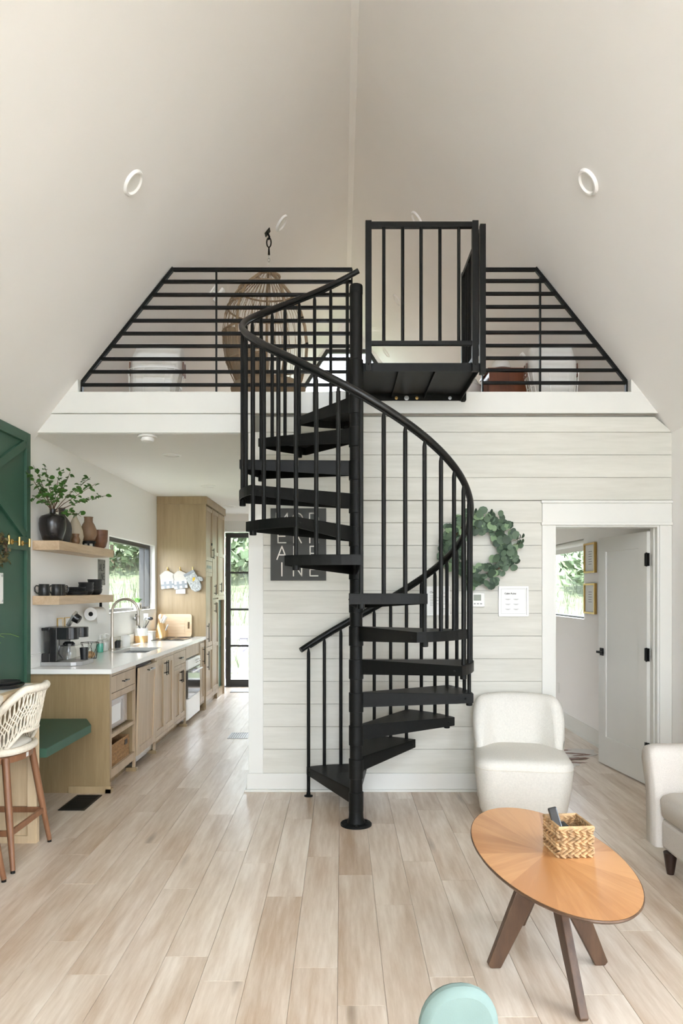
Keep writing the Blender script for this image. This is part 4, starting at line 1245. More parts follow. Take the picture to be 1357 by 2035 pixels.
def lathe_thing(name, label, cat, prof, m, loc, n=28, group=None, part='body', extra=None, flute=0):
    t = thing(name, label, cat, loc, group=group)
    mb = MB().lathe(prof, n)
    if flute:
        vs = []
        for (x, y, z) in mb.v:
            a = math.atan2(y, x); s = 1 + 0.018 * math.cos(a * flute)
            vs.append((x * s, y * s, z))
        mb.v = vs
    mb.build(part, m, t, smooth=True, angle=55)
    return t


bv = lathe_thing('vase', 'round glossy black vase with leafy branches on the upper shelf', 'vase', [(0.0, 0.0), (0.062, 0.0), (0.075, 0.012), (0.098, 0.09), (0.102, 0.135), (0.098, 0.175), (0.085, 0.195), (0.045, 0.21), (0.024, 0.218), (0.021, 0.235), (0.024, 0.252), (0.018, 0.252), (0.015, 0.22), (0.0, 0.218)], 'clay_black', (-2.246, 5.635, ZS2))
lathe_thing('vase', 'tall charcoal bottle vase just behind the black vase', 'vase', [(0.0, 0.0), (0.045, 0.0), (0.06, 0.02), (0.076, 0.08), (0.078, 0.12), (0.07, 0.16), (0.045, 0.20), (0.026, 0.225), (0.022, 0.26), (0.028, 0.285), (0.022, 0.285), (0.017, 0.25), (0.0, 0.24)], 'clay_grey', (-2.262, 5.862, ZS2))
lathe_thing('vase', 'beige ribbed teardrop vase in the middle of the upper shelf', 'vase', [(0.0, 0.0), (0.045, 0.0), (0.058, 0.02), (0.068, 0.07), (0.062, 0.12), (0.045, 0.17), (0.024, 0.215), (0.013, 0.24), (0.013, 0.262), (0.009, 0.262), (0.008, 0.23), (0.0, 0.23)], 'clay_beige', (-2.235, 6.08, ZS2), n=72, flute=24)
lathe_thing('pot', 'small brown glazed pot in front of the ribbed vase', 'pot', [(0.0, 0.0), (0.026, 0.0), (0.034, 0.012), (0.036, 0.035), (0.028, 0.055), (0.024, 0.065), (0.030, 0.085), (0.025, 0.085), (0.019, 0.068), (0.0, 0.06)], 'pot_brown', (-2.19, 5.975, ZS2))
tv = thing('stand', 'low black round stand under the tan vase', 'stand', (-2.22, 6.36, ZS2))
MB().cyl((0, 0, 0), 0.062, 0.032, 0.048, 24).build('top', 'black', tv, smooth=True)
for a in (20, 110, 200, 290):
    MB().tube([pol(0.042, a, 0.0), pol(0.042, a, 0.034)], 0.009, 8).build('leg', 'black', tv, smooth=True)
lathe_thing('vase', 'tan turned wooden vase standing on the black stand', 'vase', [(0.0, 0.0), (0.035, 0.0), (0.055, 0.015), (0.072, 0.06), (0.070, 0.10), (0.052, 0.145), (0.037, 0.17), (0.036, 0.20), (0.040, 0.215), (0.033, 0.215), (0.030, 0.18), (0.0, 0.17)], 'clay_tan', (-2.22, 6.36, ZS2 + 0.048))
lathe_thing('wooden_bowl', 'deep brown wooden bowl at the far end of the upper shelf', 'bowl', [(0.0, 0.0), (0.03, 0.0), (0.052, 0.02), (0.066, 0.07), (0.070, 0.15), (0.070, 0.172), (0.064, 0.172), (0.062, 0.08), (0.04, 0.03), (0.0, 0.02)], 'clay_brown', (-2.222, 6.67, ZS2))

# branches of leaves in the black vase
br = thing('leafy_branches', 'green leafy branches spreading from the black vase', 'branches', (-2.246, 5.635, ZS2 + 0.2))
leaf = MB()
lp = [(0, 0, 0), (0.010, 0.008, 0.003), (0.014, 0.020, 0.005), (0.010, 0.033, 0.003), (0, 0.042, -0.003), (-0.010, 0.033, 0.003), (-0.014, 0.020, 0.005), (-0.010, 0.008, 0.003), (0, 0.02, 0.0)]
leaf.add(lp + [(x, y, z - 0.0008) for x, y, z in lp], [(8, i, i + 1) for i in range(7)] + [(8, 7, 0)] + [(17, i + 10, i + 9) for i in range(7)] + [(17, 9, 16)] + [(i, i + 9, (i + 1) % 8 + 9, (i + 1) % 8) for i in range(8)])
leaf_me = leaf.mesh('leaf', True, 60); leaf_me.materials.append(M['leaf'])
rb = random.Random(3)
neck = Vector((-2.246, 5.635, ZS2 + 0.22))
tips = [((66, 924), 5.37), ((88, 925), 5.55), ((52, 935), 5.25), ((62, 985), 5.33), ((120, 930), 5.66), ((140, 938), 5.72), ((180, 950), 5.86), ((212, 985), 5.98), ((190, 962), 5.82), ((160, 1026), 5.70), ((105, 970), 5.6), ((125, 965), 5.62), ((75, 960), 5.45)]
forks = []
for (pxy, D) in tips:
    tip = at(pxy[0], pxy[1], D)
    mid = neck.lerp(tip, 0.5) + Vector((rb.uniform(-0.01, 0.03), rb.uniform(-0.03, 0.03), 0.035 if pxy[1] < 1000 else 0.05))
    pts = [neck - Vector((0, 0, 0.05)), neck]
    for i in range(1, 9):
        s = i / 8
        p = neck * (1 - s) ** 2 + mid * 2 * s * (1 - s) + tip * s * s
        pts.append(p + Vector((rb.uniform(-1, 1), rb.uniform(-1, 1), rb.uniform(-1, 1))) * 0.004)
    MB().tube(pts, [0.0032] * 4 + [0.0026] * 3 + [0.0018] * 3, 6).build('stem', 'twig', br, w=True, smooth=True)
    nl = 17 if D > 5.8 else 15
    for i in range(nl):
        s = 0.36 + 0.64 * (i + rb.random() * 0.6) / nl
        p = neck * (1 - s) ** 2 + mid * 2 * s * (1 - s) + tip * s * s
        p = p + Vector((rb.uniform(-1, 1), rb.uniform(-1, 1), rb.uniform(-1, 1))) * 0.012
        if p.x < XL + 0.05:
            p.x = XL + 0.05
        o = place('leaf', leaf_me, None, br, w=True, loc=p, rot=(rb.uniform(-0.9, 0.9), rb.uniform(-0.9, 0.9), rb.uniform(0, 6.28)))
        s_ = rb.uniform(0.85, 1.3); o.scale = (s_, s_, s_)

# dishes on the lower shelf
def mug(loc, rz, label):
    t = thing('mug', label, 'mug', loc, rz, group='black mugs on the lower shelf')
    MB().lathe([(0.0, 0.0), (0.038, 0.0), (0.041, 0.004), (0.038, 0.088), (0.0355, 0.09), (0.034, 0.086), (0.036, 0.008), (0.0, 0.006)], 24).build('cup', 'stone_black', t, smooth=True, angle=50)
    MB().tube([(0.037, 0, 0.075), (0.055, 0, 0.078), (0.066, 0, 0.062), (0.064, 0, 0.035), (0.052, 0, 0.02), (0.038, 0, 0.02)], 0.005, 8).build('handle', 'stone_black', t, smooth=True)


mug((-2.288, 5.575, ZS1), R(205), 'black mug nearest the green panel on the lower shelf')
mug((-2.235, 5.685, ZS1), R(240), 'black mug in the middle of the three mugs')
mug((-2.262, 5.83, ZS1), R(40), 'black mug nearest the stacked plates')
z = ZS1
for i in range(5):
    r = 0.098 if i < 2 else 0.08
    tag(MB().lathe([(0.0, 0.0), (r * 0.6, 0.0), (r * 0.95, 0.007), (r, 0.011), (r, 0.0135), (r * 0.94, 0.0135), (r * 0.6, 0.006), (0.0, 0.006)], 32).build('plate', 'stone_black', None, loc=(-2.245, 6.12, z), smooth=True, angle=50),
        ['bottom large black plate of the plate stack', 'upper large black plate of the plate stack', 'lowest small black plate of the plate stack', 'second small black plate of the plate stack', 'topmost small black plate of the plate stack'][i], 'plate', 'black plates stacked on the lower shelf')
    z += 0.0138


def bowls(x, y, n, r, words):
    z = ZS1
    for i in range(n):
        tag(MB().lathe([(0.0, 0.0), (r * 0.55, 0.0), (r * 0.9, 0.02), (r, 0.055), (r * 0.95, 0.055), (r * 0.85, 0.022), (r * 0.5, 0.005), (0.0, 0.005)], 28).build('bowl', 'stone_black', None, loc=(x, y, z), smooth=True, angle=50),
            '%s black bowl of the %s bowl stack' % (['bottom', 'second', 'third', 'topmost'][i] if not (n == 3 and i == 2) else 'topmost', words), 'bowl', 'black bowls stacked on the lower shelf')
        z += 0.0285 if i else 0.0285


bowls(-2.245, 6.37, 3, 0.066, 'lower, nearer')
bowls(-2.245, 6.60, 4, 0.066, 'taller, farther')

# --- coffee maker (front towards the kitchen aisle)
cm = thing('coffee_maker', 'black two-way coffee maker with glass carafe at the counter end', 'coffee maker', (-2.19, 5.77, ZC))
MB().prism([(-0.145, -0.15), (0.09, -0.15), (0.125, -0.13), (0.16, -0.09), (0.17, 0.0), (0.165, 0.15), (-0.145, 0.15)], 0.0, 0.032).build('base_tray', 'vent_grey', cm, bevel=0.004)
MB().box((-0.14, -0.085, 0.032), (-0.02, 0.145, 0.30)).box((-0.14, -0.145, 0.032), (-0.075, -0.085, 0.10)).box((-0.075, -0.148, 0.032), (-0.02, -0.085, 0.30)).build('body', 'black_gloss', cm, bevel=0.005)
MB().prism([(-0.02, -0.148)] + [(0.055 + 0.07 * math.sin(R(a)), -0.078 - 0.07 * math.cos(R(a))) for a in range(0, 181, 15)] + [(-0.02, -0.008)], 0.205, 0.30).build('brew_head', 'black_gloss', cm, bevel=0.004)
MB().prism([(-0.02, 0.0)] + [(0.085 + 0.065 * math.sin(R(a)), 0.065 - 0.065 * math.cos(R(a))) for a in range(0, 181, 15)] + [(-0.02, 0.13)], 0.215, 0.295).build('pod_head', 'black_gloss', cm, bevel=0.004)
tk = MB().box((-0.142, -0.148, 0.10), (-0.078, -0.087, 0.275)).build('water_tank', 'clear', cm)
MB().box((-0.140, -0.146, 0.275), (-0.078, -0.087, 0.298)).build('tank_lid', 'black_gloss', cm, bevel=0.003)
MB().lathe([(0.035, 0), (0.052, 0.003), (0.055, 0.03), (0.054, 0.085), (0.043, 0.115), (0.041, 0.125)], 24, (0.05, -0.078, 0.037)).build('carafe', 'clear', cm, smooth=True)
MB().lathe([(0.0, 0.15), (0.03, 0.15), (0.046, 0.135), (0.046, 0.118), (0.0, 0.118)][::-1], 24, (0.05, -0.078, 0.037)).build('carafe_lid', 'black_gloss', cm, smooth=True)
MB().tube([(0.03, -0.125, 0.16), (0.0, -0.145, 0.155), (-0.005, -0.148, 0.10), (0.02, -0.128, 0.06)], 0.007, 8).build('carafe_handle', 'black_gloss', cm, smooth=True)
lid_rot = Matrix.Translation((0.0, 0.06, 0.30)) @ Matrix.Rotation(R(-58), 4, 'Y')
MB().prism([(0.0, -0.028), (0.10, -0.035), (0.135, 0.0), (0.10, 0.035), (0.0, 0.028)], 0.0, 0.022, lid_rot).build('open_lid', 'steel', cm, bevel=0.003)
MB().lathe([(0.03, -0.045), (0.034, -0.04), (0.038, 0.0)], 20, (0, 0, 0), lid_rot @ Matrix.Translation((0.085, 0, 0))).build('pod_holder', 'black_gloss', cm, smooth=True)
cup = thing('cup', 'small black cup standing under the pod brewer', 'cup', (-2.075, 5.845, ZC + 0.033))
MB().lathe([(0.0, 0.0), (0.028, 0.0), (0.036, 0.095), (0.034, 0.095), (0.026, 0.004), (0.0, 0.004)], 22).build('cup', 'stone_black', cup, smooth=True, angle=50)
# wire basket with filters
wb = thing('wire_basket', 'black wire basket behind the coffee maker', 'basket', (-2.17, 6.25, ZC))
mb = MB()
for z, r in ((0.004, 0.055), (0.14, 0.078)):
    mb.tube([(r * math.cos(R(a)), r * math.sin(R(a)), z) for a in range(0, 360, 60)], 0.0022, 6, closed=True)
mb.build('rims', 'black', wb)
for a in range(0, 360, 60):
    MB().rod((0.055 * math.cos(R(a)), 0.055 * math.sin(R(a)), 0.004), (0.078 * math.cos(R(a)), 0.078 * math.sin(R(a)), 0.14), 0.0018, 6).build('wire', 'black', wb)
    MB().rod((0.055 * math.cos(R(a)), 0.055 * math.sin(R(a)), 0.004), (0.078 * math.cos(R(a + 60)), 0.078 * math.sin(R(a + 60)), 0.14), 0.0018, 6).build('wire', 'black', wb)
MB().sphere((0, 0, 0.035), (0.045, 0.045, 0.03), 12, 8).build('sachets', 'wicker', wb, smooth=True)
# switch plates with brass edges
for k, (y, s) in enumerate(((6.05, 'nearer'), (6.21, 'farther'))):
    t = thing('switch_plate', 'brass edged white switch plate on the kitchen wall, the %s of two' % s, 'switch plate', (XL + 0.002, y, 1.235), group='switch plates above the worktop')
    bars((-0.06, -0.06), (0.06, 0.06), 'x', 0.008, 0.0, 0.008).build('rim', 'gold', t)
    MB().box((0.0, -0.053, -0.053), (0.005, 0.053, 0.053)).build('plate', 'white_plastic', t)
    MB().box((0.005, -0.02, -0.03), (0.008, 0.02, 0.03)).build('rocker', 'white_plastic', t)
# paper towel roll under the shelf
pt = thing('paper_towel_holder', 'paper towel roll on a bracket under the lower shelf', 'paper towel', (-2.27, 6.7, 1.415))
Mx = Matrix.Translation((0, -0.14, -0.105)) @ Matrix.Rotation(R(-90), 4, 'X')
MB().lathe([(0.02, 0.0), (0.06, 0.0), (0.06, 0.26), (0.02, 0.26)], 32, (0, 0, 0), Mx).build('paper_roll', 'paper', pt, smooth=True)
MB().box((0.058, -0.14, -0.19), (0.060, 0.12, -0.105)).build('loose_sheet', 'paper', pt)
MB().lathe([(0.0, -0.008), (0.018, -0.008), (0.021, 0.0), (0.019, 0.27), (0.0, 0.27)], 20, (0, 0, 0), Mx).build('spindle', 'black', pt, smooth=True)
MB().box((-0.012, 0.13, -0.115), (0.012, 0.136, 0.0)).box((-0.012, -0.01, -0.004), (0.012, 0.136, 0.0)).build('bracket', 'black', pt)

# soap bottles
def bottle(loc, m, label):
    t = thing('soap_bottle', label, 'soap bottle', loc, group='pump bottles beside the faucet')
    MB().lathe([(0.0, 0.0), (0.03, 0.0), (0.032, 0.006), (0.032, 0.10), (0.026, 0.118), (0.012, 0.125)], 20).build('bottle', 'clear', t, smooth=True)
    MB().lathe([(0.0, 0.003), (0.029, 0.003), (0.0295, 0.085), (0.0, 0.085)], 20).build('liquid', m, t, smooth=True)
    MB().lathe([(0.0125, 0.125), (0.0125, 0.14), (0.005, 0.142), (0.004, 0.17), (0.0, 0.17)], 12).tube([(0, 0, 0.168), (0.03, 0.0, 0.168), (0.036, 0, 0.158)], 0.004, 6).build('pump', 'white_plastic', t, smooth=True)


bottle((-2.285, 6.86, ZC), 'soap', 'pump bottle of teal soap left of the faucet')
bottle((-2.29, 7.02, ZC), 'white_plastic', 'pump bottle of clear soap next to the faucet')
# potted succulent, canister, crock, bin
sp = thing('potted_succulent', 'tiny succulent in a black pot right of the faucet', 'plant', (-2.295, 7.42, ZC))
MB().lathe([(0.0, 0.0), (0.030, 0.0), (0.033, 0.075), (0.029, 0.075), (0.028, 0.06), (0.0, 0.06)], 20).build('pot', 'stone_black', sp, smooth=True, angle=50)
for i in range(10):
    a = i * 137.5; rr = 0.012 + 0.0022 * i
    place('leaf', leaf_me, None, sp, loc=pol(rr * 0.5, a, 0.066), rot=(R(35 - 3 * i), 0, R(a - 90))).scale = (0.8, 0.75, 1)
cn = thing('canister', 'plain white canister against the kitchen wall', 'canister', (-2.275, 7.64, ZC))
MB().lathe([(0.0, 0.0), (0.046, 0.0), (0.048, 0.004), (0.048, 0.112), (0.045, 0.115), (0.042, 0.112), (0.042, 0.01), (0.0, 0.01)], 24).build('body', 'white', cn, smooth=True, angle=50)
cr = thing('utensil_crock', 'two-tone white and tan crock holding kitchen utensils', 'crock', (-2.265, 8.20, ZC))
MB().lathe([(0.0, 0.0), (0.066, 0.0), (0.070, 0.004), (0.073, 0.075)], 28).build('lower_band', 'blockwood', cr, smooth=True)
MB().lathe([(0.073, 0.075), (0.075, 0.158), (0.070, 0.16), (0.066, 0.03), (0.0, 0.02)], 28).build('upper_band', 'white', cr, smooth=True, angle=50)
ru = random.Random(5)
for i, (nm, m) in enumerate((('ladle', 'foil'), ('spatula', 'white_plastic'), ('whisk', 'steel'), ('spoon', 'steel'), ('turner', 'foil'), ('tongs', 'steel'))):
    a = i * 60 + 15
    foot = Vector((-2.265 + 0.03 * math.cos(R(a + 180)), 8.20 + 0.03 * math.sin(R(a + 180)), ZC + 0.03))
    top = Vector((-2.265 + 0.085 * math.cos(R(a)), 8.20 + 0.085 * math.sin(R(a)), ZC + 0.24 + 0.012 * (i % 3)))
    if top.x < XL + 0.04: top.x = XL + 0.04
    t = thing(nm, '%s standing in the two-tone utensil crock' % {'ladle': 'dark round ladle', 'spatula': 'white spatula', 'whisk': 'wire whisk', 'spoon': 'steel serving spoon', 'turner': 'dark flat turner', 'tongs': 'steel tongs'}[nm], 'utensil', tuple(foot), group='utensils in the crock')
    MB().tube([foot, top], 0.005, 8).build('handle', m, t, w=True, smooth=True)
    dd = (top - foot).normalized()
    if nm in ('ladle', 'spoon'):
        MB().sphere(top + dd * 0.03, (0.032, 0.028, 0.02), 14, 8).build('head', m, t, w=True, smooth=True)
    elif nm == 'whisk':
        mb = MB()
        for k in range(4):
            e = Vector((math.cos(k * 0.785), math.sin(k * 0.785), 0)) * 0.024
            mb.tube([top, top + dd * 0.03 + e, top + dd * 0.065, top + dd * 0.03 - e, top], 0.0012, 5)
        mb.build('head', m, t, w=True)
    elif nm == 'tongs':
        MB().tube([foot + Vector((0.01, 0.01, 0)), top + Vector((0.02, 0.015, 0))], 0.004, 6).sphere(top + dd * 0.01, 0.012, 8, 6).build('head', m, t, w=True, smooth=True)
    else:
        MB().cbox(top + dd * 0.035, (0.05, 0.006, 0.075), Matrix.Rotation(R(20 * i), 3, 'Z')).build('head', m, t, w=True, bevel=0.002)
bx_ = thing('storage_bin', 'white rectangular bin behind the utensil crock', 'bin', (-2.27, 8.55, ZC))
mb = MB().box((-0.06, -0.07, 0), (0.06, 0.07, 0.006))
for lo, hi in (((-0.06, -0.07, 0.006), (-0.055, 0.07, 0.10)), ((0.055, -0.07, 0.006), (0.06, 0.07, 0.10)), ((-0.055, -0.07, 0.006), (0.055, -0.065, 0.10)), ((-0.055, 0.065, 0.006), (0.055, 0.07, 0.10))):
    mb.box(lo, hi)
mb.build('tub', 'white', bx_)
MB().box((-0.066, -0.076, 0.098), (0.066, 0.076, 0.106)).build('lid', 'white', bx_, bevel=0.003)
# planter on the window sill
pl = thing('sill_planter', 'white square planter with a bright green plant on the window sill', 'plant', (XL - 0.022, 8.45, KW[2] + 0.012))
MB().box((-0.032, -0.055, 0), (0.032, 0.055, 0.085)).build('pot', 'white', pl, bevel=0.004)
MB().box((0.032, -0.012, 0.02), (0.034, 0.016, 0.06)).build('label', 'slate', pl)
for i in range(14):
    a = i * 137.5
    place('leaf', leaf_me, None, pl, loc=pol(0.008, a, 0.08), rot=(R(50 + (i % 4) * 9), 0, R(a - 90))).scale = (0.7, 1.7, 1)
# knife block and cutting board
kb = thing('knife_block', 'beech knife block leaning before the cutting board', 'knife block', (-2.25, 9.03, ZC), R(-4))
Mx = Matrix.Translation((0, 0.05, 0)) @ Matrix.Rotation(R(90), 4, 'X')
MB().prism([(-0.085, 0.0), (0.075, 0.0), (0.075, 0.08), (0.055, 0.10), (0.04, 0.175), (-0.015, 0.19)], 0.0, 0.10, Mx).build('block', 'blockwood', kb, bevel=0.003)
for i, (x, z, l) in enumerate(((0.0, 0.178, 0.115), (0.026, 0.172, 0.10), (0.062, 0.09, 0.085))):
    for k, y in enumerate((-0.025, 0.02) if i < 2 else (-0.02,)):
        d = Vector((0.42, 0, 0.9)).normalized()
        p = Vector((x, y, z - 0.004))
        rm = d.to_track_quat('Z', 'Y').to_matrix()
        MB().cbox(p + d * l / 2, (0.022, 0.014, l), rm).build('knife_handle', 'white', kb, bevel=0.004)
cb = thing('cutting_board', 'pale grooved cutting board leaning on the tall cabinet', 'cutting board', (-2.115, 9.19, ZC))
Mx = Matrix.Rotation(R(-3), 4, 'X') @ Matrix.Translation((0, 0.012, 0)) @ Matrix.Rotation(R(90), 4, 'X')
W2, H2 = 0.215, 0.285
rr = [(W2 - 0.03 + 0.03 * math.cos(R(a)), H2 - 0.03 + 0.03 * math.sin(R(a))) for a in (0, 30, 60, 90)] + [(-W2 + 0.03 + 0.03 * math.cos(R(a)), H2 - 0.03 + 0.03 * math.sin(R(a))) for a in (90, 120, 150, 180)] + [(-W2 + 0.03 + 0.03 * math.cos(R(a)), 0.03 + 0.03 * math.sin(R(a))) for a in (180, 210, 240, 270)] + [(W2 - 0.03 + 0.03 * math.cos(R(a)), 0.03 + 0.03 * math.sin(R(a))) for a in (270, 300, 330, 360)]
hole = [(0.165, 0.10), (0.19, 0.10), (0.19, 0.185), (0.165, 0.185)]
tri = tessellate_polygon([[Vector(p + (0,)) for p in rr], [Vector(p + (0,)) for p in hole]])
fl = rr + hole; nn_ = len(fl); n1 = len(rr)
mb = MB().add([p + (0.0,) for p in fl] + [p + (0.018,) for p in fl], [tuple(t) for t in tri] + [tuple(i + nn_ for i in t) for t in tri] + [(i, (i + 1) % n1, (i + 1) % n1 + nn_, i + nn_) for i in range(n1)] + [(n1 + i, n1 + (i + 1) % 4, n1 + (i + 1) % 4 + nn_, n1 + i + nn_) for i in range(4)], Mx)
mb.build('board', 'boardwood', cb)
for i in range(11):
    MB().box((-0.19, 0.03 + i * 0.021, 0.018), (0.13, 0.041 + i * 0.021, 0.0205), Mx).build('ridge', 'boardwood', cb)
# microwave and wicker basket in the open cabinet
mw = thing('microwave', 'white microwave with mirrored door in the open cabinet', 'microwave', (-2.05, 5.80, 0.432))
MB().box((-0.22, -0.25, 0.008), (0.245, 0.25, 0.235)).build('case', 'white', mw, bevel=0.004)
md = MB().box((0.245, -0.25, 0.01), (0.262, 0.24, 0.235)).build('front', 'micro_glass', mw, bevel=0.003)
MB().box((0.262, -0.23, 0.05), (0.264, 0.06, 0.19)).build('window', 'paper', md)
MB().box((0.262, 0.10, 0.03), (0.2635, 0.105, 0.21)).build('door_seam', 'ink_grey', md)
for x in (-0.15, 0.2):
    for y in (-0.2, 0.2):
        MB().cyl((x, y, 0), 0.012, -0.001, 0.01, 10).build('foot', 'black', mw)


def woven_box(t, lx, ly, h, m, nrow, ncol, r, rim_m=None, floor_m=None):
    """basket of plump braided strands: each strand bulges in its row"""
    base = MB().box((-lx / 2 + r, -ly / 2 + r, 0.002), (lx / 2 - r, ly / 2 - r, 0.010))
    base.build('bottom', m, t)
    rowh = h / nrow
    mb = MB()
    for s, (x0, y0, x1, y1) in enumerate(((-lx / 2, -ly / 2, lx / 2, -ly / 2), (lx / 2, -ly / 2, lx / 2, ly / 2), (lx / 2, ly / 2, -lx / 2, ly / 2), (-lx / 2, ly / 2, -lx / 2, -ly / 2))):
        L_ = math.hypot(x1 - x0, y1 - y0)
        nc = max(2, int(round(L_ / (lx / ncol))))
        d = Vector((x1 - x0, y1 - y0, 0)).normalized(); nrm = Vector((d.y, -d.x, 0))
        for i in range(nrow):
            for j in range(nc):
                for half in (0, 1):
                    c = Vector((x0, y0, 0)) + d * L_ * (j + 0.5 + (0.25 if half else 0.0)) / nc
                    zc = rowh * (i + 0.3 + 0.42 * half)
                    sgn = 1 if (half ^ (i % 2)) else -1
                    ax = (d * 0.86 + Vector((0, 0, 0.5 * sgn))).normalized()
                    Mx = Matrix.Translation(c + Vector((0, 0, zc)) + nrm * 0.001) @ ax.to_track_quat('X', 'Z').to_matrix().to_4x4()
                    mb.sphere((0, 0, 0), (L_ / nc * 0.56, r, min(r, rowh * 0.26)), 8, 5, Mx)
    o = mb.build('woven_strands', m, t, smooth=True)
    o['kind'] = 'stuff'
    rim = MB().tube([(-lx / 2, -ly / 2, h), (lx / 2, -ly / 2, h), (lx / 2, ly / 2, h), (-lx / 2, ly / 2, h)], r * 0.8, 8, closed=True)
    rim.build('rim', rim_m or m, t, smooth=True)
    # liner wall stops light leaks; its dark colour paints shade in the gaps
    mb = MB()
    q = r * 0.5
    for lo, hi in (((-lx / 2, -ly / 2, 0.002), (-lx / 2 + q, ly / 2, h)), ((lx / 2 - q, -ly / 2, 0.002), (lx / 2, ly / 2, h)), ((-lx / 2, -ly / 2, 0.002), (lx / 2, -ly / 2 + q, h)), ((-lx / 2, ly / 2 - q, 0.002), (lx / 2, ly / 2, h))):
        mb.box(lo, hi)
    mb.build('wall', 'wicker_dark', t)


kbk = thing('wicker_basket', 'brown wicker basket on the bottom shelf below the microwave', 'basket', (-1.945, 5.80, 0.146))
woven_box(kbk, 0.33, 0.50, 0.175, 'wicker_dark', 11, 16, 0.006)
MB().box((0.165, 0.13, 0.115), (0.1735, 0.20, 0.155)).build('handle_hole', 'espresso', kbk)
for i in range(12):
    place('greens', leaf_me, None, kbk, loc=(ru.uniform(0.0, 0.12), ru.uniform(-0.2, 0.0), 0.15), rot=(ru.uniform(-1, 1), ru.uniform(-1, 1), ru.uniform(0, 6))).scale = (1.6, 1.6, 1)

# --- green wall bench
gb = thing('bench', 'dark green floating bench between the bar table and the counter', 'bench', (-2.06, 4.9, 0.40))
MB().prism([(XL + 0.04, 4.425), (-1.80, 4.425), (-1.80, 5.21), (-1.915, 5.452), (XL + 0.04, 5.452)], 0.504, 0.56).build('seat', 'green', gb, w=True, bevel=0.003)
MB().box((XL + 0.04, 4.425, 0.40), (XL + 0.075, 5.45, 0.504)).build('cleat', 'green', gb, w=True)

# --- ALPINE plate on the kitchen wall
STROKE = {
    'M': [[(0, 0), (0, 1), (0.42, 0.35), (0.84, 1), (0.84, 0)]],
    'O': [[(0.41 + 0.41 * math.cos(R(a)), 0.5 + 0.5 * math.sin(R(a))) for a in range(0, 361, 20)]],
    'D': [[(0, 0), (0, 1), (0.30, 1)] + [(0.30 + 0.38 * math.cos(R(a)), 0.5 + 0.5 * math.sin(R(a))) for a in range(80, -81, -20)] + [(0.30, 0), (0, 0)]],
    'E': [[(0.6, 1), (0, 1), (0, 0), (0.6, 0)], [(0, 0.5), (0.54, 0.5)]],
    'R': [[(0, 0), (0, 1), (0.32, 1)] + [(0.32 + 0.24 * math.cos(R(a)), 0.75 + 0.25 * math.sin(R(a))) for a in range(70, -91, -20)] + [(0, 0.5)], [(0.3, 0.5), (0.58, 0)]],
    'N': [[(0, 0), (0, 1), (0.64, 0), (0.64, 1)]],
    'A': [[(0, 0), (0.38, 1), (0.76, 0)], [(0.13, 0.34), (0.63, 0.34)]],
    'L': [[(0, 1), (0, 0), (0.58, 0)]],
    'P': [[(0, 0), (0, 1), (0.32, 1)] + [(0.32 + 0.27 * math.cos(R(a)), 0.73 + 0.27 * math.sin(R(a))) for a in range(70, -91, -20)] + [(0, 0.46)]],
    'I': [[(0, 0), (0, 1)]],
}


def letter(ch, h, stroke):
    """thin stroke letter in the x-z plane, front towards -y"""
    mb = MB()
    for pl_ in STROKE[ch]:
        for (a, b) in zip(pl_[:-1], pl_[1:]):
            a, b = Vector((a[0] * h, 0, a[1] * h)), Vector((b[0] * h, 0, b[1] * h))
            d = (b - a)
            if d.length < 1e-6: continue
            u = d.normalized(); n_ = Vector((-u.z, 0, u.x)) * stroke / 2; e = u * stroke * 0.45
            q = [a - e - n_, b + e - n_, b + e + n_, a - e + n_]
            mb.add([(p.x, -0.0015, p.z) for p in q] + [(p.x, 0.0005, p.z) for p in q], [(0, 1, 2, 3), (7, 6, 5, 4), (0, 4, 5, 1), (1, 5, 6, 2), (2, 6, 7, 3), (3, 7, 4, 0)])
    return mb


def letter_width(ch):
    return max(p[0] for pl_ in STROKE[ch] for p in pl_)


ks = thing('wall_plate_sign', 'small grey plate reading ALPINE between the kitchen shelves', 'sign', (XL + 0.002, 7.10, 1.70), R(90))
MB().box((-0.10, -0.006, -0.125), (0.10, 0.0, 0.125)).build('plate', 'grey_sign', ks)
for r_, row in enumerate(('ALP', 'INE')):
    for c_, ch in enumerate(row):
        mb = letter(ch, 0.062, 0.006)
        wdt = letter_width(ch) * 0.062
        mb.build('letter', 'ink', ks, loc=(-0.055 + 0.055 * c_ - wdt / 2, -0.006, 0.018 - 0.088 * r_))
for sx in (-0.085, 0.085):
    for sz in (-0.11, 0.11):
        MB().sphere((sx, -0.006, sz), 0.004, 8, 5).build('screw', 'ink', ks)
# door mat
dm = thing('doormat', 'grey doormat inside the glazed back door', 'doormat', (-1.30, 10.98, 0))
MB().box((-0.36, -0.2, 0.0), (0.36, 0.2, 0.010)).build('mat', 'mat', dm, bevel=0.003)

# ================================================================== LIVING ROOM
# --- MODERN ALPINE sign on the shiplap
YW = YM - 0.0015
sg = thing('wall_sign', 'charcoal sign with thin cream letters on the shiplap behind the stair', 'sign', (-0.327, YW, 1.60))
MB().box((-0.211, -0.014, 0.0), (0.211, 0.0, 0.548)).build('board', 'slate', sg, bevel=0.0015)
for r_, row in enumerate(('MOD', 'ERN', 'ALP', 'INE')):
    for c_, ch in enumerate(row):
        h = 0.098
        wdt = letter_width(ch) * h
        letter(ch, h, 0.0085).build('letter', 'letter', sg, loc=((-0.125, -0.006, 0.118)[c_] - wdt / 2 + 0.0, -0.0142, 0.412 - 0.1255 * r_))

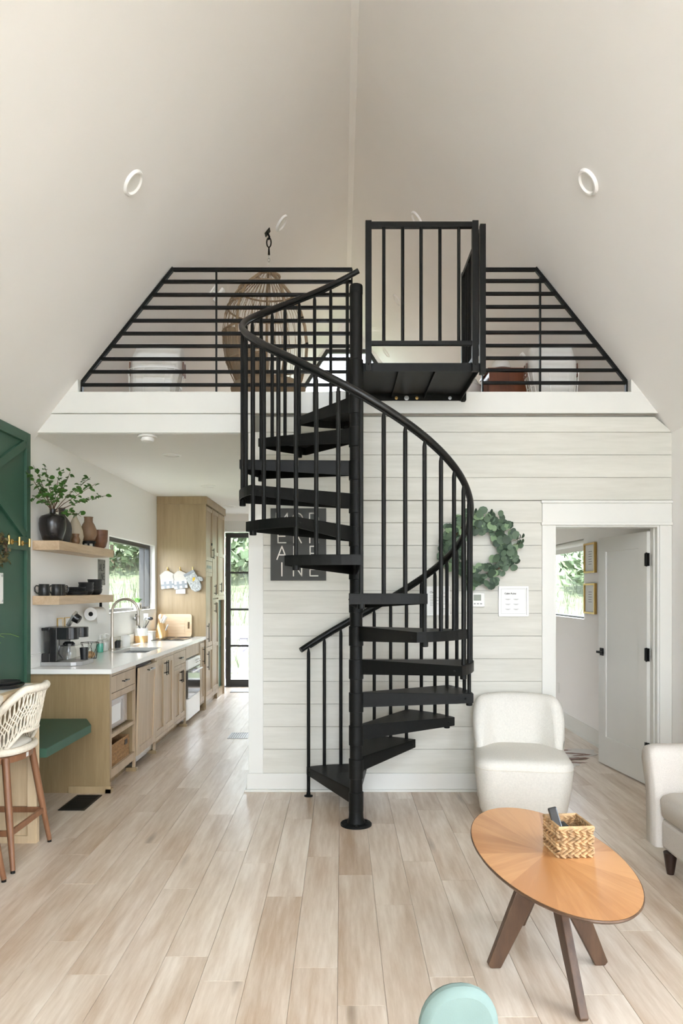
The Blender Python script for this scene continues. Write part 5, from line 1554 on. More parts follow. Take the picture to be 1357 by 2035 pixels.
# --- eucalyptus wreath
wr = thing('eucalyptus_wreath', 'large green eucalyptus wreath on the shiplap beside the stair', 'wreath', (1.045, YW - 0.03, 1.842))
MB().tube([(0.205 * math.cos(R(a)), 0.0, 0.205 * math.sin(R(a))) for a in range(0, 360, 12)], 0.011, 8, closed=True).build('ring', 'twig', wr, smooth=True)
el = MB()
n_ = 9
lp = [(0.021 * math.sin(2 * math.pi * i / n_), 0.023 - 0.024 * math.cos(2 * math.pi * i / n_), 0.004 * math.cos(4 * math.pi * i / n_)) for i in range(n_)] + [(0, 0.022, -0.002)]
el.add(lp + [(x, y, z - 0.001) for x, y, z in lp], [(n_, i, (i + 1) % n_) for i in range(n_)] + [(2 * n_ + 1, (i + 1) % n_ + n_ + 1, i + n_ + 1) for i in range(n_)] + [(i, i + n_ + 1, (i + 1) % n_ + n_ + 1, (i + 1) % n_) for i in range(n_)])
elm = []
for k, mm in enumerate(('euc', 'euc_dark', 'euc_pale')):
    me = el.mesh('leaf', True, 60); me.materials.append(M[mm]); elm.append(me)
re_ = random.Random(11)
for i in range(285):
    a = re_.uniform(0, 360)
    rad = 0.205 + re_.gauss(0, 0.05)
    rad = min(max(rad, 0.145), 0.295)
    dpt = -0.02 - 0.055 * re_.random() * (1 - abs(rad - 0.205) / 0.12)
    c = Vector((rad * math.cos(R(a)), dpt, rad * math.sin(R(a))))
    # leaf face roughly towards the room, tip pointing along the ring and outward
    dirv = Vector((-math.sin(R(a)), 0, math.cos(R(a)))) * 0.8 + Vector((math.cos(R(a)), 0, math.sin(R(a)))) * re_.uniform(-0.7, 0.9) + Vector((re_.uniform(-0.3, 0.3), re_.uniform(-0.3, 0.3), re_.uniform(-0.3, 0.3)))
    dirv.normalize()
    nz_ = (Vector((0, -1, 0)) + Vector((re_.uniform(-0.7, 0.7), 0, re_.uniform(-0.7, 0.7)))).normalized()
    xx = dirv.cross(nz_).normalized(); nz_ = xx.cross(dirv).normalized()
    rm = Matrix((xx, dirv, nz_)).transposed()
    o = place('leaf', elm[re_.choice((0, 0, 0, 1, 1, 2))], None, wr, loc=c, rot=rm.to_euler())
    s_ = re_.uniform(0.95, 1.55); o.scale = (s_, s_, 1)
for (a, l) in ((12, 0.10), (5, 0.09), (35, 0.06), (74, 0.05), (100, 0.05), (170, 0.05)):
    p0 = Vector((0.22 * math.cos(R(a)), -0.03, 0.22 * math.sin(R(a)))); d = Vector((math.cos(R(a)), -0.1, math.sin(R(a)) + 0.1)).normalized()
    MB().tube([p0, p0 + d * (l * 0.6), p0 + d * l + Vector((0, 0, 0.006))], 0.0016, 5).build('sprig', 'twig', wr)
    for k in range(3):
        place('leaf', elm[1], None, wr, loc=p0 + d * l * (0.6 + 0.2 * k), rot=(R(80), R(20 * k - 20), R(-90 + 40 * (k - 1)))).scale = (0.55, 0.8, 1)

# --- framed notices and thermostat
def framed(name, label, x0, x1, z0, z1, m, y=YW, w=0.012, mat_m='paper'):
    t = thing(name, label, 'frame', ((x0 + x1) / 2, y, z0))
    bars((x0, z0), (x1, z1), 'y', w, y - 0.018, y).build('frame', m, t, w=True, bevel=0.0015)
    p = MB().box((x0 + w, y - 0.006, z0 + w), (x1 - w, y - 0.001, z1 - w)).build('sheet', mat_m, t, w=True)
    return t, p


def put_text(parent, s, size, x, z, y, m='ink', bold=0.0, rz=0.0):
    me = text_mesh('lettering', s, size, 0.0004, bold)
    me.materials.append(M[m])
    return place('lettering', me, None, parent, w=True, loc=(x, y, z), rot=(R(90), 0, rz))


p0, p1 = at(990, 1225, YM), at(1049, 1165, YM)
fr1, sh1 = framed('framed_notice', 'white framed Cabin Rules notice beside the doorway', p0.x, p1.x, p0.z, p1.z, 'white', w=0.013)
bars((p0.x + 0.02, p0.z + 0.02), (p1.x - 0.02, p1.z - 0.02), 'y', 0.0012, YW - 0.0066, YW - 0.006).build('border_line', 'ink_grey', sh1, w=True)
put_text(sh1, 'Cabin Rules', 0.0185, p0.x + 0.045, p1.z - 0.062, YW - 0.0066, 'ink', 0.0004)
for r_ in range(3):
    for c_ in range(2):
        x, z = p0.x + 0.045 + c_ * 0.062, p1.z - 0.11 - r_ * 0.038
        MB().box((x, YW - 0.0066, z), (x + 0.052, YW - 0.006, z + 0.022)).build('note_box', 'white', sh1, w=True)
        MB().box((x + 0.006, YW - 0.0072, z + 0.011), (x + 0.046, YW - 0.0066, z + 0.0135)).box((x + 0.014, YW - 0.0072, z + 0.006), (x + 0.038, YW - 0.0066, z + 0.0085)).build('text_line', 'ink_grey', sh1, w=True)
p0, p1 = at(845, 1223, YM), at(893, 1165, YM)
fr2, sh2 = framed('framed_notice', 'white framed Check notice seen behind the stair balusters', p0.x, p1.x, p0.z, p1.z, 'white', w=0.012)
put_text(sh2, 'Check', 0.019, p0.x + 0.033, p1.z - 0.052, YW - 0.0066, 'ink', 0.0004)
for r_ in range(7):
    z = p1.z - 0.075 - r_ * 0.012
    MB().box((p0.x + 0.035, YW - 0.0066, z), (p0.x + 0.035 + 0.05 + 0.015 * (r_ % 2), YW - 0.006, z + 0.003)).build('text_line', 'ink_grey', sh2, w=True)
for z in (0.05, 0.085, 0.14, 0.168):
    MB().box((p0.x + 0.12, YW - 0.0066, p0.z + z), (p0.x + 0.155, YW - 0.006, p0.z + z + 0.003)).build('text_line', 'ink_grey', sh2, w=True)
p0, p1 = at(935, 1206, YM), at(962, 1178, YM)
th = thing('thermostat', 'white wall thermostat beside the Cabin Rules notice', 'thermostat', ((p0.x + p1.x) / 2, YW, p0.z))
MB().box((p0.x, YW - 0.022, p0.z), (p1.x, YW, p1.z)).build('case', 'white_plastic', th, w=True, bevel=0.004)
MB().box((p0.x + 0.018, YW - 0.0235, p0.z + 0.048), (p1.x - 0.028, YW - 0.0215, p1.z - 0.014)).build('screen', 'lcd', th, w=True)
for k in range(3):
    MB().box((p0.x + 0.02 + 0.024 * k, YW - 0.0235, p0.z + 0.02), (p0.x + 0.034 + 0.024 * k, YW - 0.0215, p0.z + 0.028)).build('button', 'ink_grey', th, w=True)

# --- frames, plate and hide in the bedroom
for k, (py0, py1, lab) in enumerate(((1138, 1077, 'upper gold framed print beside the bedroom window'), (1221, 1159, 'lower gold framed print beside the bedroom window'))):
    ya, yb = 7.12, 7.44
    f_ = FPX / 7.12
    z0, z1 = EYE + (HORY - py0) / f_, EYE + (HORY - py1) / f_
    t = thing('framed_print', lab, 'frame', (XR - 0.001, (ya + yb) / 2, z0), group='prints beside the bedroom window')
    bars((ya, z0), (yb, z1), 'x', 0.018, XR - 0.028, XR - 0.001).build('frame', 'gold', t, w=True, bevel=0.0015)
    s_ = MB().box((XR - 0.012, ya + 0.017, z0 + 0.017), (XR - 0.006, yb - 0.017, z1 - 0.017)).build('sheet', 'paper', t, w=True)
    for i in range(6 if k == 0 else 5):
        zz_ = z1 - 0.09 - i * 0.025
        MB().box((XR - 0.0128, ya + 0.11 + 0.01 * (i % 2), zz_), (XR - 0.012, yb - 0.11, zz_ + 0.006)).build('text_line', 'ink_grey', s_, w=True)
op = thing('outlet_plate', 'white outlet plate low on the bedroom wall', 'outlet', (XR - 0.001, 8.38, 0.40))
MB().box((-0.006, -0.036, -0.058), (0.0, 0.036, 0.058)).build('plate', 'white_plastic', op, bevel=0.0015)
for z in (-0.028, 0.012):
    MB().box((-0.0085, -0.016, z), (-0.006, 0.016, z + 0.022)).build('socket', 'white', op, bevel=0.001)
hd = thing('cowhide_rug', 'white and brown cowhide rug on the bedroom floor', 'rug', (1.76, 6.66, 0))
rh = random.Random(2)
out = []
for i in range(64):
    a = 2 * math.pi * i / 64
    r_ = 0.44 + 0.11 * math.sin(3 * a + 0.4) + 0.10 * math.sin(5 * a) + rh.uniform(-0.035, 0.035)
    out.append((r_ * 1.05 * math.cos(a), r_ * 0.95 * math.sin(a)))
MB().prism(out, 0.0, 0.005).build('hide', 'hide', hd)
for (x, y, sx, sy, rot_) in ((0.32, -0.12, 0.16, 0.035, 0.2), (0.36, 0.10, 0.17, 0.03, -0.25), (0.12, 0.0, 0.16, 0.05, 0.4), (0.25, -0.26, 0.14, 0.03, -0.1), (-0.1, 0.2, 0.16, 0.08, 0.1), (0.46, 0.02, 0.1, 0.022, 0.3), (0.30, 0.22, 0.12, 0.03, 0.1), (-0.25, -0.1, 0.15, 0.1, 0.5)):
    pts = []
    for i in range(22):
        a = 2 * math.pi * i / 22
        k_ = 1 + rh.uniform(-0.22, 0.22)
        px_, py_ = sx * k_ * math.cos(a), sy * k_ * math.sin(a)
        pts.append((x + px_ * math.cos(rot_) - py_ * math.sin(rot_), y + px_ * math.sin(rot_) + py_ * math.cos(rot_)))
    MB().prism(pts, 0.005, 0.0058).build('brown_patch', 'leather', hd)

# --- boucle slipper chair
ch = thing('accent_chair', 'white boucle armless accent chair in front of the shiplap wall', 'chair', (1.25, 5.06, 0), R(-9))
# local: front towards -y
def rrect(hw, y0, y1, r, z, n=6):
    pts = []
    for cx_, cy_, a0 in ((hw - r, y1 - r, 0), (-hw + r, y1 - r, 90), (-hw + r, y0 + r, 180), (hw - r, y0 + r, 270)):
        for i in range(n + 1):
            a = R(a0 + 90 * i / n)
            pts.append((cx_ + r * math.cos(a), cy_ + r * math.sin(a), z))
    return pts


rings = [rrect(0.27, -0.29, 0.30, 0.10, 0.025), rrect(0.285, -0.315, 0.31, 0.11, 0.06), rrect(0.31, -0.355, 0.33, 0.12, 0.22), rrect(0.318, -0.372, 0.335, 0.12, 0.33), rrect(0.318, -0.375, 0.335, 0.12, 0.372), rrect(0.305, -0.36, 0.325, 0.11, 0.398), rrect(0.25, -0.30, 0.28, 0.10, 0.412)]
MB().loft(rings).build('seat', 'boucle', ch, smooth=True, angle=80)
MB().tube([p for p in rrect(0.318, -0.376, 0.336, 0.12, 0.352)], 0.003, 6, closed=True).build('seat_seam', 'cushion', ch, smooth=True)
rings = []
nsec = 40
for i in range(nsec + 1):
    u = -1 + 2 * i / nsec                       # -1 left front end, 0 back centre, 1 right front end
    # path around the back: superellipse from side to side
    a = R(90 - 84 * u)
    ca, sa = math.cos(a), math.sin(a)
    px_ = 0.272 * math.copysign(abs(ca) ** 0.62, ca)
    py_ = 0.02 + 0.285 * math.copysign(abs(sa) ** 0.75, sa) if sa > 0 else 0.02 + 0.5 * sa
    nx, ny = ca, max(sa, -0.2)
    l_ = math.hypot(nx, ny); nx, ny = nx / l_, ny / l_
    e = abs(u)
    top = 0.768 - 0.02 * e - (0.0 if e < 0.45 else 0.34 * ((e - 0.45) / 0.55) ** 2.4)
    top = max(top, 0.40)
    thk = 0.062 if e < 0.6 else 0.062 * (1 - 0.6 * ((e - 0.6) / 0.4) ** 1.6)
    ring = []
    for (o_, z_) in ((-1, 0.05), (-1.05, 0.36), (-0.95, top - 0.07), (-0.65, top - 0.02), (0, top), (0.65, top - 0.02), (1.0, top - 0.08), (1.12, 0.45), (1.0, 0.30), (0.72, 0.05)):
        lean = 0.05 * max(0, z_ - 0.4) / 0.35
        ring.append((px_ + nx * (thk * o_ + lean), py_ + ny * (thk * o_ + lean), z_))
    rings.append(ring)
MB().loft(rings).build('backrest', 'boucle', ch, smooth=True, angle=80)
for x in (-0.2, 0.2):
    for y in (-0.22, 0.24):
        MB().cyl((x, y, 0), 0.022, 0.0, 0.03, 12).build('foot', 'espresso', ch, smooth=True)

# --- sofa along the right wall, facing left
so = thing('sofa', 'light grey linen sofa against the right wall', 'sofa', (2.1, 3.05, 0))
SX = 1.725
MB().box((SX + 0.03, 2.05, 0.115), (2.47, 3.98, 0.275)).build('base', 'linen', so, w=True, bevel=0.02)
for (ya, yb) in ((3.975, 4.115), (1.92, 2.055)):
    s = 1 if ya > 3 else -1
    rings = []
    for (x, zt, th0) in ((SX, 0.628, 0.055), (SX + 0.012, 0.650, 0.064), (SX + 0.05, 0.660, 0.070), (2.0, 0.662, 0.070), (2.30, 0.664, 0.070), (2.46, 0.664, 0.068)):
        yc = (ya + yb) / 2
        ring = []
        for (o_, z_) in ((-1, 0.115), (-1, 0.40), (-1.02, zt - 0.05), (-0.82, zt - 0.012), (-0.4, zt), (0.4, zt), (0.82, zt - 0.012), (1.02, zt - 0.05), (1, 0.40), (1, 0.115)):
            fl_ = 0.03 * max(0, (z_ - 0.3) / 0.36) * s
            ring.append((x - (0.018 if z_ > 0.5 else 0.0), yc + o_ * th0 + fl_, z_))
        rings.append(ring)
    MB().loft(rings).build('arm', 'linen', so, w=True, smooth=True, angle=60)
for (ya, yb) in ((3.02, 3.968), (2.065, 3.015)):
    rings = []
    for (z, i_) in ((0.278, 0.012), (0.295, 0.0), (0.38, -0.006), (0.405, 0.004), (0.422, 0.03), (0.43, 0.09)):
        rings.append([(x, y, z) for x, y in ((SX + 0.025 + i_, ya + i_), (SX + 0.05 + i_, ya + max(i_ - 0.01, 0)), (2.26 - i_, ya + i_), (2.26 - i_, yb - i_), (SX + 0.05 + i_, yb - max(i_ - 0.01, 0)), (SX + 0.025 + i_, yb - i_))])
    MB().loft(rings).build('seat_cushion', 'linen', so, w=True, smooth=True, angle=75, bevel=0.012)
MB().box((2.30, 2.055, 0.275), (2.47, 3.975, 0.80)).build('backrest', 'linen', so, w=True, bevel=0.04)
for (ya, yb) in ((3.02, 3.965), (2.065, 3.015)):
    MB().box((2.13, ya, 0.432), (2.298, yb, 0.82)).build('back_cushion', 'linen', so, w=True, bevel=0.06)
for x, y in ((SX + 0.045, 3.90), (2.38, 4.0), (SX + 0.045, 2.1), (2.38, 2.1)):
    MB().lathe([(0.018, 0.0), (0.022, 0.02), (0.036, 0.116)], 16, (x, y, 0)).build('leg', 'espresso', so, w=True, smooth=True)

# --- oval coffee table
ct = thing('coffee_table', 'oval honey oak coffee table on splayed walnut legs', 'table', (0.838, 2.952, 0), R(-87.07))
A_, B_ = 0.614, 0.2825
ZT = 0.46
nseg = 72
prof = []
for (k_, z_) in ((0.955, ZT - 0.022), (0.985, ZT - 0.015), (1.0, ZT - 0.006), (0.998, ZT - 0.0015), (0.992, ZT - 0.0005)):
    prof.append([(A_ * k_ * math.cos(2 * math.pi * i / nseg), B_ * (1 - (1 - k_) * A_ / B_ * 0.7) * math.sin(2 * math.pi * i / nseg), z_) for i in range(nseg)])
MB().loft(prof).build('top_edge', 'walnut', ct, smooth=True, angle=50)
# sunburst of veneer wedges
nw = 12
for k in range(nw):
    mb = MB()
    pts = [(0, 0)] + [(A_ * 0.992 * math.cos(2 * math.pi * (k * 6 + i) / nseg), B_ * 0.985 * math.sin(2 * math.pi * (k * 6 + i) / nseg)) for i in range(7)]
    am = 2 * math.pi * (k + 0.5) / nw
    dr = Vector((A_ * math.cos(am), B_ * math.sin(am), 0)).normalized()
    # keep the veneer grain running outwards: build in a frame whose y axis is the wedge direction
    ang = math.atan2(dr.y, dr.x) - math.pi / 2
    ca, sa = math.cos(-ang), math.sin(-ang)
    loc_pts = [(x * ca - y * sa, x * sa + y * ca) for x, y in pts]
    mb.prism(loc_pts, ZT - 0.003, ZT)
    mb.build('veneer_wedge', 'oak_orange', ct, rot=(0, 0, ang))
MB().lathe([(0.055, 0.36), (0.06, 0.385), (0.05, 0.44)], 24).build('hub', 'walnut', ct, smooth=True)


def table_leg(fx, fy, tx, ty):
    """flat tapering board from near the hub out to the floor"""
    foot, top = Vector((fx, fy, 0)), Vector((tx, ty, ZT - 0.022))
    d = Vector((fx - tx, fy - ty, 0)).normalized(); n = Vector((-d.y, d.x, 0)) * 0.016
    prof_ = [foot + d * 0.010 + Vector((0, 0, 0.0)), foot - d * 0.030 + Vector((0, 0, 0.0)), top - d * 0.035 + Vector((0, 0, -0.07)), top - d * 0.03, top + d * 0.045, top + d * 0.052 + Vector((0, 0, -0.014)), foot + d * 0.022 + Vector((0, 0, 0.014))]
    mb = MB()
    k = len(prof_)
    mb.add([p - n for p in prof_] + [p + n for p in prof_], [tuple(range(k)), tuple(reversed(range(k, 2 * k)))] + [(i, i + k, (i + 1) % k + k, (i + 1) % k) for i in range(k)])
    mb.build('leg', 'walnut', ct, bevel=0.004)


table_leg(0.375, 0.0, 0.06, 0.0)
table_leg(-0.375, 0.0, -0.06, 0.0)
table_leg(0.0, 0.225, 0.0, 0.035)
table_leg(0.0, -0.225, 0.0, -0.035)

# --- basket and remote on the table
bk = thing('woven_basket', 'small water hyacinth basket on the coffee table', 'basket', (0.93, 2.975, ZT), R(5))
woven_box(bk, 0.138, 0.165, 0.118, 'wicker', 5, 5, 0.0105, rim_m='wicker')
rm_ = thing('remote_control', 'black remote control sticking out of the woven basket', 'remote', (0.885, 2.96, ZT + 0.02))
MB().cbox((0, 0, 0.075), (0.036, 0.016, 0.17), Matrix.Rotation(R(-22), 3, 'X') @ Matrix.Rotation(R(-12), 3, 'Y')).build('case', 'black_gloss', rm_, bevel=0.005)
r2 = thing('remote_control', 'black remote control lying inside the woven basket', 'remote', (0.925, 2.945, ZT + 0.07))
MB().cbox((0, 0, 0.02), (0.034, 0.115, 0.016), Matrix.Rotation(R(24), 3, 'Z') @ Matrix.Rotation(R(18), 3, 'X')).build('case', 'black_gloss', r2, bevel=0.005)

# --- bar table along the left wall
bt = thing('bar_table', 'white topped bar table with wooden rim along the green wall', 'table', (-2.07, 3.4, 0))
TX0, TX1, TY0_, TY1_ = XL + 0.04, -1.834, 2.3, 4.46
MB().box((TX0, TY0_ + 0.04, 0.932), (TX1 - 0.045, TY1_ - 0.03, 0.9565)).build('top', 'white', bt, w=True)
MB().box((TX1 - 0.045, TY0_, 0.922), (TX1, TY1_, 0.957)).box((TX0, TY1_ - 0.03, 0.922), (TX1 - 0.045, TY1_, 0.957)).box((TX0, TY0_, 0.922), (TX1 - 0.045, TY0_ + 0.04, 0.957)).build('rim', 'pine', bt, w=True, bevel=0.002)
for y in (4.37, 2.36):
    MB().box((TX0, y + 0.012, 0.0), (TX1 - 0.055, y + 0.03, 0.92)).build('end_panel', 'pine', bt, w=True)
    MB().box((TX1 - 0.06, y, 0.0), (TX1 - 0.005, y + 0.042, 0.92)).box((TX0, y, 0.0), (TX1 - 0.06, y + 0.042, 0.045)).build('panel_frame', 'pine', bt, w=True, bevel=0.0015)
for i, (r, lab) in enumerate(((0.125, 'large black plate under the smaller one on the bar table'), (0.10, 'smaller black plate stacked on top at the bar table'))):
    tag(MB().lathe([(0.0, 0.0), (r * 0.72, 0.0), (r * 0.96, 0.012), (r, 0.022), (r * 0.985, 0.0235), (r * 0.93, 0.016), (r * 0.7, 0.006), (0.0, 0.006)], 40).build('dinner_plate', 'stone_black', None, loc=(-1.985, 4.235 + 0.01 * i, 0.9572 + 0.0135 * i), smooth=True, angle=50), lab, 'plate')

# --- rope bar stools
def make_stool():
    t = thing('bar_stool', 'rope back bar stool with teak legs', 'stool', (0, 0, 0))
    zseat = 0.60
    for sx in (-1, 1):
        for sy in (-1, 1):
            a, b = Vector((0.155 * sx, 0.165 * sy, zseat)), Vector((0.232 * sx, 0.245 * sy, 0.0))
            MB().tube([a, a.lerp(b, 0.5), b + Vector((0, 0, 0.014))], [0.021, 0.020, 0.0135], 10).build('leg', 'teak', t, smooth=True)
            MB().tube([b + Vector((0, 0, 0.014)), b], 0.0125, 10).build('foot_cap', 'black', t, smooth=True)
    def leg_at(sx, sy, z):
        a, b = Vector((0.155 * sx, 0.165 * sy, zseat)), Vector((0.232 * sx, 0.245 * sy, 0.0))
        return b.lerp(a, z / zseat)
    for (p, q) in (((1, -1), (1, 1)), ((-1, -1), (-1, 1)), ((-1, 1), (1, 1)), ((-1, -1), (1, -1))):
        a, b = leg_at(p[0], p[1], 0.205), leg_at(q[0], q[1], 0.205)
        d = (b - a)
        rm = d.to_track_quat('X', 'Z').to_matrix()
        MB().cbox((a + b) / 2, (d.length, 0.016, 0.034), rm).build('footrest', 'teak', t, bevel=0.003)
    def ring(rx, ry, z, n=32):
        return [(rx * math.copysign(abs(math.cos(2 * math.pi * i / n)) ** 0.8, math.cos(2 * math.pi * i / n)), ry * math.copysign(abs(math.sin(2 * math.pi * i / n)) ** 0.8, math.sin(2 * math.pi * i / n)), z) for i in range(n)]
    MB().loft([ring(0.19, 0.20, 0.565), ring(0.205, 0.215, 0.57), ring(0.208, 0.218, 0.605), ring(0.19, 0.20, 0.61)]).build('apron', 'teak', t, smooth=True)
    MB().box((0.206, -0.02, 0.578), (0.2085, 0.006, 0.602)).build('maker_tag', 'white_plastic', t)
    MB().tube(ring(0.215, 0.225, 0.632), 0.021, 10, closed=True).build('seat_rim', 'rope', t, smooth=True)
    MB().loft([ring(0.14, 0.15, 0.61), ring(0.195, 0.205, 0.62), ring(0.20, 0.21, 0.65), ring(0.16, 0.17, 0.672), ring(0.06, 0.06, 0.676)]).build('seat_cushion', 'cushion', t, smooth=True, angle=80)
    def rail_z(f):
        e = abs(f)
        if e < 28: return 0.975
        return 0.975 - 0.30 * ((e - 28) / 62) ** 1.25
    def rail_p(f):
        k = max(0, (rail_z(f) - 0.66) / 0.315)
        rr = 0.235 + 0.055 * k
        return Vector((rr * math.cos(R(f)), rr * 1.02 * math.sin(R(f)), rail_z(f)))
    MB().tube([rail_p(f) for f in range(-92, 93, 4)], 0.0225, 10).build('back_rail', 'rope', t, smooth=True, angle=70)
    def low_z(f):
        e = abs(f)
        return 0.735 if e < 26 else (0.735 - 0.095 * min(1, (e - 26) / 22))
    def shell(f, v):
        top = rail_p(f); zl = low_z(f)
        z = zl + (top.z - zl) * v
        k = (z - 0.62) / 0.355
        rr = 0.222 + (math.hypot(top.x, top.y / 1.02) - 0.222) * k
        return Vector((rr * math.cos(R(f)), rr * 1.02 * math.sin(R(f)), z))
    MB().tube([shell(f, 0.0) for f in range(-48, 49, 4)], 0.010, 8).build('lower_rail', 'rope', t, smooth=True, angle=70)
    mb = MB()
    for s in (-1, 1):
        for f0 in range(-104, 105, 5):
            pts = []
            for i in range(9):
                v = i / 8
                f = f0 + s * 20 * (v - 0.5) + 1.6 * math.sin(v * 12.6) * s
                if -86 < f < 86:
                    q = shell(f, v)
                    pts.append(q + Vector((math.cos(R(f)), math.sin(R(f)), 0)) * 0.003 * math.sin(i * 1.57 + f0))
            if len(pts) > 2:
                mb.tube(pts, 0.0042, 5)
    o = mb.build('rope_weave', 'rope', t, smooth=True)
    o['kind'] = 'stuff'
    return t


st0 = make_stool()
st0.location = (-2.005, 4.155, 0)
st0['label'] = 'rope back bar stool with teak legs in front of the table end panel'
st0['group'] = 'rope bar stools at the bar table'
st1 = dup(st0, (-2.00, 3.55, 0), 0.0, 'rope back bar stool cut off at the left photo edge')

# --- hooks, wreath, acrylic sign and plant at the green wall
XG = XL + 0.0372
for k, (y, lab) in enumerate(((4.93, 'brass wall hook holding the dried wreath on the green wall'), (5.09, 'brass wall hook in the middle of the green rail'), (5.255, 'brass wall hook nearest the floating shelf'))):
    h = thing('wall_hook', lab, 'hook', (XG, y, 1.868), group='brass hooks on the green wall')
    MB().lathe([(0.0, 0.010), (0.016, 0.010), (0.020, 0.006), (0.020, 0)][::-1], 18, (0, 0, 0), Matrix.Rotation(R(90), 4, 'Y')).build('rosette', 'gold', h, smooth=True)
    MB().tube([(0.0, 0, 0), (0.055, 0, 0)], 0.0045, 8).build('arm', 'gold', h, smooth=True)
    MB().tube([(0.055, 0, -0.028), (0.055, 0, 0.032)], 0.009, 12).build('peg', 'gold', h, smooth=True)
dwr = thing('dried_wreath', 'small dried leaf wreath hanging on the green wall', 'wreath', (XG + 0.03, 4.86, 1.86))
MB().tube([(0.0, 0.085 * math.cos(R(a)), 0.085 * math.sin(R(a)) - 0.06) for a in range(0, 360, 20)], 0.010, 6, closed=True).build('ring', 'twig', dwr, smooth=True)
dlm = leaf.mesh('leaf', True, 60); dlm.materials.append(M['dry_leaf'])
rw = random.Random(4)
for i in range(110):
    a = rw.uniform(0, 360); r_ = 0.085 + rw.gauss(0, 0.018)
    place('leaf', dlm, None, dwr, loc=(rw.uniform(-0.015, 0.025), r_ * math.cos(R(a)), r_ * math.sin(R(a)) - 0.06), rot=(rw.uniform(0, 6.28), rw.uniform(-1, 1), rw.uniform(0, 6.28))).scale = (0.75, 0.7, 1)
ac = thing('acrylic_sign', 'white acrylic sign with corner screws on the green wall', 'sign', (XL + 0.0165, 4.80, 1.54))
MB().box((0.0, -0.17, -0.105), (0.02, 0.17, 0.105)).build('panel', 'white', ac, bevel=0.002)
for y in (-0.15, 0.15):
    for z in (-0.085, 0.085):
        MB().lathe([(0.0, 0.024), (0.008, 0.024), (0.009, 0.018)][::-1], 12, (0, 0, 0), Matrix.Translation((0.0, y, z)) @ Matrix.Rotation(R(90), 4, 'Y')).build('screw', 'zinc', ac, smooth=True)
sp_ = thing('spider_plant', 'spiky green plant in a white pot on the bar table', 'plant', (-2.2, 4.16, 0.957))
MB().lathe([(0.0, 0.0), (0.05, 0.0), (0.065, 0.12), (0.06, 0.12), (0.055, 0.10), (0.0, 0.10)], 22).build('pot', 'white', sp_, smooth=True, angle=50)
for i in range(14):
    a = i * 137.5 if i else 62.0
    L_ = 0.24 + 0.04 * (i % 3) if i else 0.30
    d = Vector((math.cos(R(a)), math.sin(R(a)), 0))
    if d.x < -0.2: L_ *= 0.35
    mb = MB(); rings = []
    for k in range(8):
        s = k / 7
        c = d * (L_ * s) + Vector((0, 0, 0.105 + 0.42 * s * (1 - 0.66 * s) * L_ / 0.24))
        w_ = 0.011 * (1 - s) ** 0.7 + 0.0006
        n = Vector((-d.y, d.x, 0)) * w_
        rings.append([c - n, c + Vector((0, 0, -0.002)), c + n, c + Vector((0, 0, 0.0008))])
    mb.loft(rings).build('leaf', 'leaf_light', sp_, smooth=True)

# --- seafoam chair just inside the bottom edge of the view
mc = thing('seafoam_chair', 'small seafoam green chair at the bottom edge of the photo', 'chair', (0.30, 1.62, 0), R(8))
zt_ = 0.577
arc = [(0.098 * math.copysign(abs(math.cos(R(a))) ** 0.9, math.cos(R(a))), zt_ - 0.10 + 0.10 * math.sin(R(a))) for a in range(0, 181, 12)]
poly = [(0.118, 0.25)] + [(0.110, zt_ - 0.16)] + arc + [(-0.125, zt_ - 0.16)] + [(-0.14, 0.25)]
Mx = Matrix.Translation((0, 0.13, 0)) @ Matrix.Rotation(R(90), 4, 'X')
MB().prism(poly, -0.025, 0.025, Mx).build('backrest', 'mint', mc, smooth=True, angle=50, bevel=0.018)
MB().loft([rrect(0.15, -0.17, 0.15, 0.06, 0.25), rrect(0.17, -0.19, 0.16, 0.07, 0.27), rrect(0.17, -0.19, 0.16, 0.07, 0.31), rrect(0.14, -0.16, 0.13, 0.06, 0.325)]).build('seat', 'mint', mc, smooth=True, angle=70)
for x in (-0.12, 0.12):
    for y in (-0.14, 0.12):
        MB().tube([(x, y, 0.26), (x * 1.2, y * 1.2, 0.0)], [0.016, 0.010], 10).build('leg', 'teal_leg', mc, smooth=True)

# ================================================================== LOFT
ec = thing('hanging_egg_chair', 'rattan hanging egg chair with tan cushions in the loft', 'hanging chair', (-0.66, 6.64, ZLOFT + 0.12))
HX, HY, HZ = -0.68, 6.64, roof(-0.68)
sl = Vector((SL, 0, -1)).normalized()
qm = sl.to_track_quat('Z', 'Y').to_matrix().to_4x4()
MB().box((-0.035, -0.035, -0.0005), (0.035, 0.035, 0.008), Matrix.Translation((HX, HY, HZ)) @ qm).build('mount_plate', 'black', ec, w=True, bevel=0.002)
MB().tube([(HX, HY, HZ), (HX + 0.02, HY, HZ - 0.045), (HX + 0.012, HY, HZ - 0.07)], 0.009, 8).build('mount_eye', 'black', ec, w=True, smooth=True)
hz = HZ - 0.05
hx = HX + 0.015
def link(z, l, w, r, turn, name, m):
    pts = [(w * math.cos(R(a)), l * math.sin(R(a))) for a in range(0, 360, 30)]
    if turn:
        MB().tube([(hx, HY + x, z + y) for x, y in pts], r, 6, closed=True).build(name, m, ec, w=True, smooth=True)
    else:
        MB().tube([(hx + x, HY, z + y) for x, y in pts], r, 6, closed=True).build(name, m, ec, w=True, smooth=True)
link(hz - 0.045, 0.045, 0.02, 0.006, False, 'carabiner', 'black')
MB().tube([(hx, HY, hz - 0.085), (hx, HY, hz - 0.16)], [0.006, 0.011], 8).build('swivel', 'black', ec, w=True, smooth=True)
z = hz - 0.175
i = 0
while z > 4.50:
    link(z, 0.019, 0.010, 0.0028, i % 2 == 0, 'chain_link', 'steel')
    z -= 0.031
    i += 1
ctop = Vector((hx, HY, 4.485))
